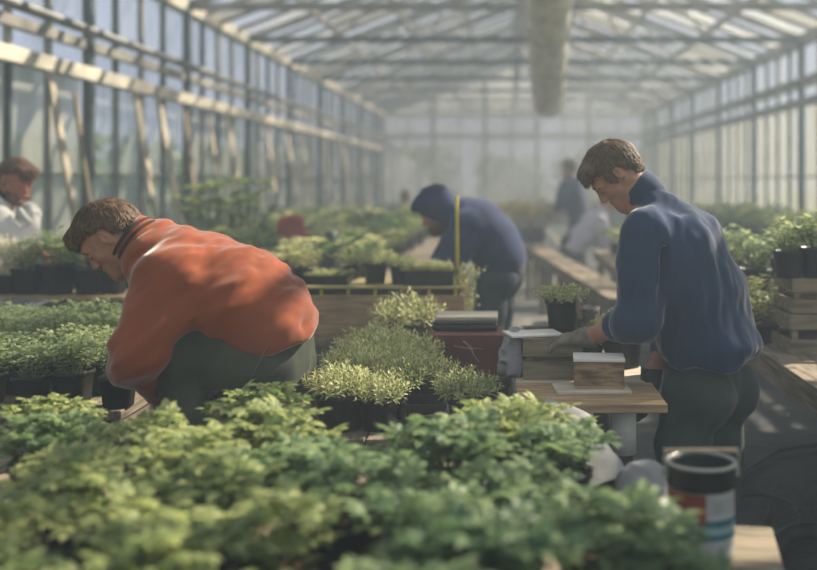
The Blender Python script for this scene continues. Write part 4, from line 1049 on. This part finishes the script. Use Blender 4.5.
seed_tray('black tray of cream green seedlings at the right end of the long timber box', P(430, 287, 5.35)[:2].tolist() + [SZ], .25, .26, M['leaf_sedum'], ROUND, 60, .06, .020, rise=.075)
seed_tray('shallow black tray of seedlings on the left half of the long timber box', P(330, 287, 5.4)[:2].tolist() + [SZ], .22, .26, M['leaf_mid'], ROUND, 30, .03, .018, rise=.045)
place('mid', 1, (P(375, 287, 5.36)[0], 5.36, SZ), .3, 1.0, 'dark square pot in the middle of the long timber box')
place('sedum', 1, (P(401, 287, 5.32)[0], 5.32, SZ), .3, 1.05, 'round black pot of cream foliage left of the cream green tray')
place('pale', 1, (P(310, 287, 5.45)[0] - .04, 5.45, SZ), .3, .75, 'pale trailing plant at the left end of the long timber box')
place('pale', 0, (P(350, 287, 5.55)[0], 5.58, SZ), .3, .7, 'pale plant at the back of the long timber box')
pv = thing('hanging_plant', 'cream plant spilling down the right end of the long timber box', 'plant', (P(460, 287, 5.36)[0] + .02, 5.3, .70))
rng = np.random.default_rng(3); inst = []
for i in range(420):
    z = rng.uniform(.02, .36); w_ = .055 * (.5 + z * 1.8); inst.append((ROUND, V(rng.normal(.01, w_ * .6), rng.normal(0, w_ * .6), z), nrm(rng.normal(0, 1, 3)), nrm(V(0, 0, 1) + rng.normal(0, .5, 3)), .026))
tag(link('foliage', leaf_mesh('foliage', inst, M['leaf_sedum']), pv), kind='stuff'); b = MB(); b.lathe([(.02, 0), (.04, 0), (.05, .08), (.045, .08)], seg=16); b.build('pot', M['white'], pv)
cn = MB(); cn.tube([P(457.5, 283, 5.30), P(457, 240, 5.30), P(457, 196, 5.31)], .0095, 8); o = cn.build('plant_cane', M['yellow']); tag(o, 'upright yellow cane in front of the hooded figure', 'cane')
place('mid', 3, (P(408, 333, 4.72)[0], 4.72, .68), 1.0, 1.55, 'larger pale tufted plant against the front of the long timber box')
# ------------------------------------------------------------------ left: shelf of dark pots
sc_ = slat_crate('slatted_crate', 'low grey crate under the row of dark pots by the bearded man', (-2.30, 5.42, .68), 1.05, .30, .20, M['wood'], 0, .3, 2)
o = MB().box((0, 0, 0), (1.15, .34, .02)).build('shelf_plank', M['wood_warm'], None, .003); o.location = (-2.27, 5.40, .891); tag(o, 'narrow timber shelf plank holding the row of dark square pots', 'plank')
for i, (px, s) in enumerate(((28, 1.15), (56, 1.35), (88, 1.2), (113, 1.0))):
    place('small', i, (P(px, 290, 5.38)[0], 5.38, .9015), i, s * 1.12, ['green plant in a dark square pot, first from the left on the shelf plank', 'bushiest plant in a dark pot, second from the left on the shelf plank', 'green plant in a dark pot at the bent face, third on the shelf plank', 'dark pot at the right end of the shelf plank, by the red collar'][i])
tub = thing('clear_tub', 'clouded plastic tub beside the shelf plank at the left edge', 'tub', (P(8, 300, 4.95)[0], 5.0, .68)); 
b = MB(); b.lathe([(.10, 0), (.14, .005), (.155, .21), (.165, .215), (.165, .225), (.15, .225), (.135, .02), (.01, .018)], seg=24, square=5); b.build('tub_body', mat('clouded_plastic', (.13, .15, .17), .35, .3, 6, spec=.6), tub)
tub.location.y = 4.93; tub.location.z = .68
bench('short timber stand under the clouded plastic tub at the left edge', -2.75, -2.15, 4.80, 5.10, .68, legs=2)
wf = thing('potted_flower', 'cream flowering plant at the left edge beside the dark square pots', 'plant', (P(4, 285, 5.2)[0], 5.22, .9))
wf.location = (P(3, 285, 5.38)[0], 5.40, .9015)
rng = np.random.default_rng(8); inst = []
for i in range(620):
    u = nrm(rng.normal(0, 1, 3)); inst.append((ROUND, V(0, 0, .19) + u * V(.12, .10, .11) * rng.uniform(.6, 1), u, nrm(rng.normal(0, 1, 3)), .024))
tag(link('blossom', leaf_mesh('blossom', inst, M['petal']), wf), kind='stuff'); pm = pot_mesh('round', .08, .10); pm.materials.append(M['black']); link('pot', pm, wf)
# ------------------------------------------------------------------ left centre: things among the far plants
o = thing('sack', 'red cloth sack slumped among the plants by the left wall', 'sack', (P(295, 240, 9)[0], 9.0, .72)); o.scale = (1.1, 1.1, 1.2)
fd = Field((-.25, -.22, -.02), (.25, .22, .5), .008); fd.cone(V(-.03, 0, .1), V(.02, 0, .2), .11, .10, .05); fd.cone(V(-.03, 0, .3), V(.0, 0, .33), .085, .06, .06); fd.noise(.03, 9); fd.noise(.015, 20, ridged=True); fd.plane_cut(V(0, 0, 0), V(0, 0, -1), .004)
sdf_obj('sack_body', fd, M['red'], o, V(0, 0, 0)); b = MB(); b.tube([(-.02 + .045 * math.cos(t), .045 * math.sin(t), .365) for t in np.linspace(0, 2 * PI, 20)], .01, 6, False); b.build('tie_cord', M['wood_pale'], o)
o = thing('watering_jug', 'small dark green jug standing among plants left of the hooded figure', 'jug', (P(331, 232, 8.6)[0], 8.6, .72))
b = MB(); b.lathe([(.03, 0), (.055, .004), (.058, .26), (.05, .30), (.052, .345), (.045, .345), (.03, .29)], seg=20); b.build('jug_body', M['green_plastic'], o)
b = MB(); b.tube([(.05, 0, .29), (.10, 0, .26), (.10, 0, .14), (.055, 0, .09)], .011, 8); b.build('handle', M['green_plastic'], o)
o = thing('plastic_cup', 'white plastic cup beside the small dark green jug', 'cup', (P(341, 232, 8.5)[0], 8.45, .72)); b = MB(); b.lathe([(.03, 0), (.035, .004), (.045, .30), (.048, .305), (.042, .30), (.03, .03)], seg=20); b.build('cup_body', M['white'], o)
b = MB(); b.tube([(.046 * math.cos(t), .046 * math.sin(t), .303) for t in np.linspace(0, 2 * PI, 24)], .004, 6, False); b.build('cup_rim', M['white'], o)
for i, (px, Y, s) in enumerate(((205, 9.2, 1.0), (224, 9.4, 1.05), (246, 9.3, 1.08))):
    place('leggy', 0, (P(px, 200, Y)[0], Y, .72), i * 2.0, s * 1.4, 'leggy plant with bare stems and leafy crown, %s from left by the left wall' % ORD[i])
# ------------------------------------------------------------------ plant rows
n_front = 0
rows = [2.78, 2.55, 2.32, 2.10, 1.88, 1.67, 1.46, 1.26]
for ri, Y in enumerate(rows):
    sp = .285; xs_ = np.arange(-2.4 + (ri % 2) * .11, .26, sp); k = 0
    for x in xs_:
        px = VX + FX * x / Y
        if px < -40: continue
        jx, jy = rg.uniform(-.03, .03), rg.uniform(-.03, .03); X_, Y_ = x + jx, Y + jy
        px = VX + FX * X_ / Y_
        if 330 < px < 455 and Y > 2.45: continue
        if px > 440 and Y > 2.7: continue
        if px > 572 and Y > 2.25: continue
        if px > 612 or X_ > .24: continue
        if rg.random() < .10 and px < 450: continue
        tone = 'front_green' if (px > 300 and Y < 2.45) or rg.random() < .15 else 'front'  # right-hand plants mostly get the leaf with shade painted into its colour
        s = rg.uniform(.92, 1.1) * (1.0 if px < 320 else 1.12)
        k += 1
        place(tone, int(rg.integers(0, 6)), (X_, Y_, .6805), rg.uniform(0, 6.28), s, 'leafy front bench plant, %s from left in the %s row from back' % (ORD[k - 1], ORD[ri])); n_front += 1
for i, (x, y, s) in enumerate(((.31, 2.0, .62), (.27, 1.75, .8), (.36, 1.83, .45))):
    place('front_green', i, (x, y, .6905), i, s, ['leafy plant right beside the tin at the end of the front bench', 'leafy plant at the near right corner of the front bench', 'small leafy plant close in front of the labelled tin'][i])
place('front', 2, (.075, 2.72, .6805), 1.1, 1.0, 'bright leafy plant in front of the white fleece sheet, nearest the work table')
place('front_green', 1, (.135, 2.48, .6805), 2.3, 1.02, 'leafy plant pressed against the white fleece sheet, second from the work table')
k = 0
for ri, (Y, xs_) in enumerate(((4.45, np.arange(-2.5, -1.45, .17)), (4.2, np.arange(-2.35, -1.4, .17)), (3.95, np.arange(-2.2, -1.4, .165)), (3.72, np.arange(-2.05, -1.4, .16)))):
    k = 0
    for x in xs_:
        if VX + FX * x / Y < -20: continue
        k += 1; place('small', int(rg.integers(0, 4)), (x + rg.uniform(-.02, .02), Y + rg.uniform(-.02, .02), .6805), rg.uniform(-.1, .1), rg.uniform(1.02, 1.2) + .22 * (ri < 2), 'fine leaved square pot plant left of the red sleeve, %s in %s row' % (ORD[k - 1], ORD[ri]))
n = 0
for yy in np.arange(7.2, 16.2, .42):
    for xx in np.arange(-3.1, -.8, .40):
        x, y = xx + rg.uniform(-.08, .08), yy + rg.uniform(-.08, .08); px = VX + FX * x / y
        if abs(x - P(295, 240, 9)[0]) < .28 and abs(y - 8.8) < .42: continue
        if abs(x - P(336, 232, 8.55)[0]) < .26 and abs(y - 8.4) < .4: continue
        place('far', int(rg.integers(0, 5)), (x, y, .7205), rg.uniform(0, 6), rg.uniform(.85, 1.2), 'out of focus potted plant in the green field by the left wall', 'soft focus plants on the long left bench'); n += 1
bench('bench of soft green plants just right of the aisle plank bench', .98, 2.3, 8.4, 11.4, .72)
for yy in np.arange(8.65, 11.3, .45):
    for k_, o_ in enumerate((1.2, 1.65, 2.08)):
        y = yy + rg.uniform(-.06, .06); x = o_ + rg.uniform(-.04, .04)
        place('far', int(rg.integers(0, 5)), (x, y, .7205), rg.uniform(0, 6), rg.uniform(.75, 1.1), 'soft green potted plant on the bench just right of the aisle plank', 'soft focus plants beside the aisle')
for yy in np.arange(5.8, 17.2, .5):
    for xx in (3.0, 3.45, 3.9):
        place('far', int(rg.integers(0, 5)), (xx + rg.uniform(-.08, .08), yy + rg.uniform(-.08, .08), .7505), rg.uniform(0, 6), rg.uniform(.9, 1.2), 'out of focus potted plant on the bench along the right wall', 'soft focus plants along the right wall')
# shrubs behind the hooded figure
bench('low bench of brownish shrubs behind the hooded figure', -.1, .62, 13.6, 17.0, .55)
for i, (x, y, s) in enumerate(((.08, 13.9, 1.3), (.42, 14.2, 1.5), (.2, 14.9, 1.6), (.45, 15.6, 1.6), (.1, 16.2, 1.6))):
    place('rust', i, (x, y, .5505), i, s * 1.1, 'large soft shrub in a pot behind the hooded figure', 'soft shrubs behind the hooded figure')
# ------------------------------------------------------------------ people
def facing(yaw, pitch):   # yaw 0 looks along -x, positive turns away from the camera; pitch down
    d = V(-math.cos(yaw) * math.cos(pitch), math.sin(yaw) * math.cos(pitch), -math.sin(pitch))
    l = V(-math.sin(yaw), -math.cos(yaw), 0)
    return head_frame(d, l)
# the man in the navy fleece
Yb = 3.75
yaw = .50; Lb_ = V(-math.sin(yaw), -math.cos(yaw), 0); Fb_ = V(-math.cos(yaw), math.sin(yaw), 0)
th = P(676, 240, Yb); J = dict(
    head=P(613, 174, 3.72), head_frame=facing(.0, .90), neck=P(644, 196, 3.74), lat=Lb_, flat=1.32,
    torso=[P(656, 218, Yb), P(678, 245, Yb), P(696, 290, Yb), P(706, 340, Yb), P(709, 385, Yb)], torso_r=[.105, .150, .152, .150, .142],
    lsh=P(676, 240, Yb) + Lb_ * .165 + V(-.045, 0, .035), lel=P(638, 318, 3.58), lwr=P(588, 337, 3.72), lcuff=.36, lsl=(.092, .088, .086, .060),
    rsh=P(676, 240, Yb) - Lb_ * .165 + V(-.03, 0, .03), rel=P(676, 322, 3.86), rwr=P(651, 377, 3.74), rcuff=.48, rsl=(.088, .085, .075, .050),
    lhand=(V(-.95, .22, -.10), V(-.05, .1, -1), V(.2, 1, 0), .42), rhand=(V(-.08, -.15, -1), V(-1, .25, -.05), V(-.2, -1, .1), .55),
    hip=P(701, 385, Yb), waist=P(704, 358, Yb), seat=Fb_ * -1,
    lhip=P(697, 392, Yb) + Lb_ * .085, rhip=P(708, 392, Yb) - Lb_ * .085, hem=P(708, 360, Yb), hem_n=V(.05, 0, -1),
    lkn=P(676, 505, 3.62), rkn=P(718, 500, 3.86), lan=V(.66, 3.66, .10), ran=V(.83, 3.93, .10), lft=V(.52, 3.72, .04), rft=V(.69, 4.0, .04), sole=0.0,
    sh=(0, 0), bag={'l': (P(628, 325, 3.58), (.075, .06, .06))}, collar_dir=nrm(P(628, 183, 3.72) - P(650, 204, 3.74)),
    belly=[(P(709, 343, Yb) - Fb_ * .02, (.165, .185, .06))],
    creases=[(P(662, 250, 3.545), P(662, 335, 3.50), .016, .03)],
    pocket=[])
J.pop('pocket')
person('person', 'man in a navy blue fleece standing bent over the work table, wearing gloves', J,
       dict(skin=M['skin'], trousers=M['tr_dark'], top=M['fl_blue'], hair=M['hair_brown'], collar=(.075, .072), lglove=M['glove_grey'], rglove=M['glove_dark'], seed=2, res=.0034, hs=.94, fringe=.022, top_name='fleece_pullover', pelvis_r=.135, thigh_r=.096, fold=(9, 9, 4)))
# the man in the orange red fleece
Yo = 3.40; yaw = .12; Lo = V(-math.sin(yaw), -math.cos(yaw), 0); Fo = V(-math.cos(yaw), math.sin(yaw), 0)
J = dict(head=P(108, 237, 3.36), head_frame=facing(-.12, .88), neck=P(140, 247, 3.38), lat=Lo, flat=1.32,
    torso=[P(160, 256, Yo), P(195, 278, Yo), P(238, 300, Yo), P(266, 322, Yo), P(284, 345, Yo)], torso_r=[.115, .150, .162, .148, .115],
    lsh=P(170, 278, 3.23), lel=P(142, 352, 3.17), lwr=P(163, 398, 3.35), lcuff=.75, lsl=(.108, .096, .090, .055),
    rsh=P(168, 278, 3.56), rel=P(150, 356, 3.60), rwr=P(166, 362, 3.42), rcuff=.55, rsl=(.095, .085, .075, .050),
    lhand=(V(-.2, .5, -.8), V(-.8, .3, -.3), V(.3, .8, .4), .6), rhand=(V(.35, -.7, -.55), V(-.8, -.2, -.4), V(.2, .6, .9), .5, .95),
    hip=P(276, 352, Yo), waist=P(252, 335, Yo), seat=V(.4, 0, -.5), hem=P(282, 338, Yo), hem_n=nrm(V(.30, 0, -1)),
    lhip=P(268, 358, Yo) + Lo * .09, rhip=P(268, 358, Yo) - Lo * .09, lkn=P(176, 352, 3.24), rkn=P(168, 356, 3.62), lan=V(-.98, 3.26, .53), ran=V(-1.0, 3.62, .53), lft=V(-1.10, 3.24, .47), rft=V(-1.12, 3.62, .47), sole=.43,
    sh=(0, 0), collar_dir=nrm(P(118, 232, 3.37) - P(152, 252, 3.4)), collar_off=V(.02, 0, .0),
    belly=[(P(278, 322, Yo), (.105, .20, .10)), (P(133, 368, 3.2), (.070, .08, .07))],
    
    pocket=[P(246, 388, 3.19), P(256, 368, 3.185), P(268, 345, 3.19)])
person('person', 'man in an orange red fleece sitting hunched over the plants, face turned down', J,
       dict(skin=M['skin'], trousers=M['tr_green'], top=M['fl_orange'], hair=M['hair_brown'], collar=(.075, .078), piping=(.35, .62), res=.0034, seed=5, hs=.95, fringe=.02, top_name='fleece_pullover', pelvis_r=.125, thigh_r=.100, fold=np.array([[3.2, 0, 2.4], [0, 6, 0], [-8, 0, 9.5]]), nape=.0))
slat_crate('slatted_crate', 'tall wooden crate the man in orange red sits on', (-.80, 3.42, 0), .34, .34, .785, M['wood'], 0, .15, 5)
slat_crate('slatted_crate', 'low wooden crate under the boots of the man in orange red', (-1.05, 3.42, 0), .30, .56, .43, M['wood'], 0, .15, 3)
# hooded figure
Yh = 6.3; yaw = .15; Lh = V(-math.sin(yaw), -math.cos(yaw), 0)
J = dict(head=P(436, 210, 6.25), head_frame=facing(.15, .55), neck=P(455, 216, Yh), lat=Lh, flat=1.3,
    torso=[P(463, 216, Yh), P(478, 224, Yh), P(492, 240, Yh), P(500, 258, Yh), P(499, 272, Yh)], torso_r=[.115, .145, .155, .150, .135],
    lsh=P(466, 228, 6.14), lel=P(452, 262, 6.08), lwr=P(436, 279, 6.02), lcuff=.9, lsl=(.105, .095, .085, .06),
    rsh=P(466, 228, 6.46), rel=P(446, 258, 6.48), rwr=P(430, 276, 6.35), rcuff=.9, rsl=(.105, .095, .085, .06),
    lhand=(V(-.7, -.1, -.7), V(-.5, 0, .5), V(0, 1, 0), .5), rhand=(V(-.7, -.1, -.7), V(-.5, 0, .5), V(0, -1, 0), .5),
    hip=P(498, 270, Yh), waist=P(497, 260, Yh), seat=V(.8, 0, -.2), hem=P(498, 276, Yh), hem_n=V(.15, 0, -1),
    lhip=P(495, 276, Yh) + Lh * .09, rhip=P(497, 276, Yh) - Lh * .09, lkn=V(-.10, 6.22, .50), rkn=V(-.04, 6.42, .50), lan=V(-.03, 6.20, .09), ran=V(.02, 6.45, .09), lft=V(-.18, 6.18, .04), rft=V(-.13, 6.46, .04), sole=0.0, sh=(0, 0))
person('person', 'hooded figure in a navy jacket bending over the trays behind the yellow cane', J,
       dict(skin=M['skin_ruddy'], trousers=M['jeans'], top=M['jk_navy'], hood=M['jk_navy'], cuffs=1, beard=M['hair_brown'], res=.006, seed=8, top_name='jacket', hs=1.02, collar=(.06, .085), collar_m=mat('pale_scarf', (.36, .33, .24), .9, .3, 14)))
# bearded man at the left edge
Yl = 6.1; yaw = PI - .45; Ll = V(-math.sin(yaw), -math.cos(yaw), 0)
J = dict(head=P(17, 180, Yl), head_frame=facing(yaw * 0 + (PI + .55), .35), neck=P(2, 200, Yl + .02), lat=V(-.5, .87, 0), flat=1.3,
    torso=[P(-8, 212, Yl), P(-14, 226, Yl), P(-22, 250, Yl), P(-28, 275, Yl), P(-28, 290, Yl)], torso_r=[.11, .145, .145, .14, .13],
    lsh=P(-4, 218, 6.26), lel=P(22, 250, 6.28), lwr=P(38, 250, 6.08), lcuff=.5, lsl=(.08, .075, .07, .05),
    rsh=P(-2, 220, 5.92), rel=P(12, 250, 5.86), rwr=P(32, 228, 5.92), rcuff=.95, rsl=(.085, .075, .068, .045),
    lhand=(V(.8, -.5, -.2), V(0, 0, -1), V(-.4, -.9, 0), .5), rhand=(V(.15, .2, .95), V(-.9, .2, .1), V(0, -1, .2), .8),
    hip=P(-28, 290, Yl), waist=P(-27, 280, Yl), seat=V(-.8, 0, -.2), hem=P(-28, 293, Yl), hem_n=V(0, 0, -1),
    lhip=P(-28, 294, Yl) + V(-.045, .08, 0), rhip=P(-28, 294, Yl) - V(-.045, .08, 0), lkn=V(-3.12, 6.22, .47), rkn=V(-3.05, 6.05, .47), lan=V(-3.15, 6.24, .09), ran=V(-3.10, 6.05, .09), lft=V(-3.0, 6.16, .04), rft=V(-2.95, 5.97, .04), sole=0.0, sh=(0, 0))
person('person', 'bearded man at the left edge in a white top raising one gloved hand', J,
       dict(skin=M['skin_ruddy'], trousers=M['jeans'], top=M['sh_white'], hair=M['hair_ginger'], beard=M['hair_brown'], rglove=M['sh_white'], res=.006, seed=4, fringe=.035, top_name='shirt', collar=(.075, .074), collar_m=M['sh_black'], tufts=700, hs=1.05))
# far figures
def far_person(label, hx, hy, Y, turn, bend, top, legs_m, hair, seed, ground=0.0, kneel=False, tname='shirt'):
    s = 1.0; hd = P(hx, hy, Y); f = V(math.cos(turn), math.sin(turn), 0); l = V(-math.sin(turn), math.cos(turn), 0)
    n = hd - f * .08 * bend - V(0, 0, .14); hipz = max(.55, hd[2] - .72 + .12 * bend); hp = V(n[0], n[1], 0) - f * .42 * bend + V(0, 0, hipz)
    g = lambda t: n * (1 - t) + hp * t
    J = dict(head=hd, head_frame=head_frame(f * math.cos(.6 * bend) - V(0, 0, 1) * math.sin(.6 * bend), l), neck=n, lat=l, flat=1.35, torso=[g(.15), g(.35), g(.65), g(.9), g(1.05)], torso_r=[.11, .145, .14, .135, .13],
        lsh=g(.2) + l * .19, lel=g(.2) + l * .24 + V(0, 0, -.27) + f * .06, lwr=g(.2) + l * .16 + V(0, 0, -.42) + f * .24, lcuff=.4, rsh=g(.2) - l * .19, rel=g(.2) - l * .24 + V(0, 0, -.27) + f * .06, rwr=g(.2) - l * .16 + V(0, 0, -.42) + f * .24, rcuff=.4,
        lhand=(nrm(f - V(0, 0, .5)), V(0, 0, -1), -l, .4), rhand=(nrm(f - V(0, 0, .5)), V(0, 0, -1), l, .4), hip=hp, waist=hp + V(0, 0, .09), seat=-f, hem=hp - V(0, 0, .03), hem_n=V(0, 0, -1),
        lhip=hp + l * .09 - V(0, 0, .06), rhip=hp - l * .09 - V(0, 0, .06), lkn=V(hp[0], hp[1], hipz * .52) + l * .10 + f * .06, rkn=V(hp[0], hp[1], hipz * .52) - l * .10 + f * .03, lan=V(hp[0], hp[1], .09) + l * .10, ran=V(hp[0], hp[1], .09) - l * .1, lft=V(hp[0], hp[1], .04) + l * .11 + f * .15, rft=V(hp[0], hp[1], .04) - l * .11 + f * .15, sole=0.0, sh=(0, 0))
    return person('person', label, J, dict(skin=M['skin'], trousers=legs_m, top=top, hair=hair, res=.011, seed=seed, tufts=0, cuffs=0, open_neck=0, top_name=tname))
far_person('distant worker in a dark blue shirt standing behind the pale shirted one', 568, 168, 14.4, 2.6, .35, M['fl_blue'], M['jeans'], M['hair_brown'], 11)
far_person('distant worker in a pale lilac shirt bending over the aisle bench', 611, 201, 12.4, .1, 1.0, M['sh_lilac'], M['jeans'], M['hair_brown'], 12)
far_person('distant worker with brown hair just left of the hooded figure', 405, 197, 17.2, 1.9, .2, M['tr_green'], M['jeans'], M['hair_brown'], 13)
SKY, SUN, SUNDIR, HAZE, EXPO = 1.3, 23.0, (.62, .45, .643), .040, -.56
# ------------------------------------------------------------------ light, haze, camera
S = bpy.context.scene
w = bpy.data.worlds.new('sky'); S.world = w; w.use_nodes = True; nt = w.node_tree; nt.nodes.clear()
bg = nt.nodes.new('ShaderNodeBackground'); ow = nt.nodes.new('ShaderNodeOutputWorld'); nt.links.new(bg.outputs[0], ow.inputs[0])
bg.inputs[0].default_value = (.77, .88, 1.08, 1); bg.inputs[1].default_value = SKY
sd = bpy.data.lights.new('sun', 'SUN'); sd.energy = SUN; sd.color = (1.0, .89, .71); sd.angle = .012
so = bpy.data.objects.new('sun', sd); C.objects.link(so)
dv = Vector(SUNDIR); so.rotation_euler = dv.to_track_quat('Z', 'Y').to_euler(); so.location = (8, 8, 12)
# damp, dusty air inside the greenhouse
b = MB(); b.box(((XL + XR) / 2, (Y0 + YB) / 2 + .0, 2.75), (XR - XL + .5, YB - Y0 + .8, 5.7)); hz = b.build('haze', [])
m, nt, out = new_mat('damp_air'); vs_ = nt.nodes.new('ShaderNodeVolumeScatter'); vs_.inputs['Color'].default_value = (.26, .315, .37, 1); vs_.inputs['Density'].default_value = HAZE; vs_.inputs['Anisotropy'].default_value = .25
va = nt.nodes.new('ShaderNodeVolumeAbsorption'); va.inputs['Color'].default_value = (.53, .50, .48, 1); va.inputs['Density'].default_value = HAZE; ad = nt.nodes.new('ShaderNodeAddShader'); nt.links.new(vs_.outputs[0], ad.inputs[0]); nt.links.new(va.outputs[0], ad.inputs[1]); nt.links.new(ad.outputs[0], out.inputs['Volume']); hz.data.materials.append(m); tag(hz, kind='stuff')
hz['label'] = 'damp sunlit haze filling the greenhouse'; hz['category'] = 'haze'
cd = bpy.data.cameras.new('camera'); co = bpy.data.objects.new('camera', cd); C.objects.link(co); S.camera = co
co.location = (0, 0, CH); co.rotation_euler = (PI / 2, 0, 0)
cd.sensor_width = 36; cd.lens = FX / 817 * 36; cd.shift_x = -(VX - 408.5) / 817; cd.shift_y = -(285 - VY) / 817
cd.clip_start = .05; cd.clip_end = 300
cd.dof.use_dof = True; cd.dof.focus_distance = 3.45; cd.dof.aperture_fstop = 1.35; cd.dof.aperture_blades = 0
S.view_settings.view_transform = 'Standard'; S.view_settings.look = 'None'; S.view_settings.gamma = 1; S.view_settings.exposure = EXPO
S.cycles.max_bounces = 8; S.cycles.diffuse_bounces = 4; S.cycles.transparent_max_bounces = 24; S.cycles.transmission_bounces = 4; S.cycles.volume_bounces = 1
S.cycles.caustics_reflective = False; S.cycles.caustics_refractive = False; S.cycles.sample_clamp_indirect = 4
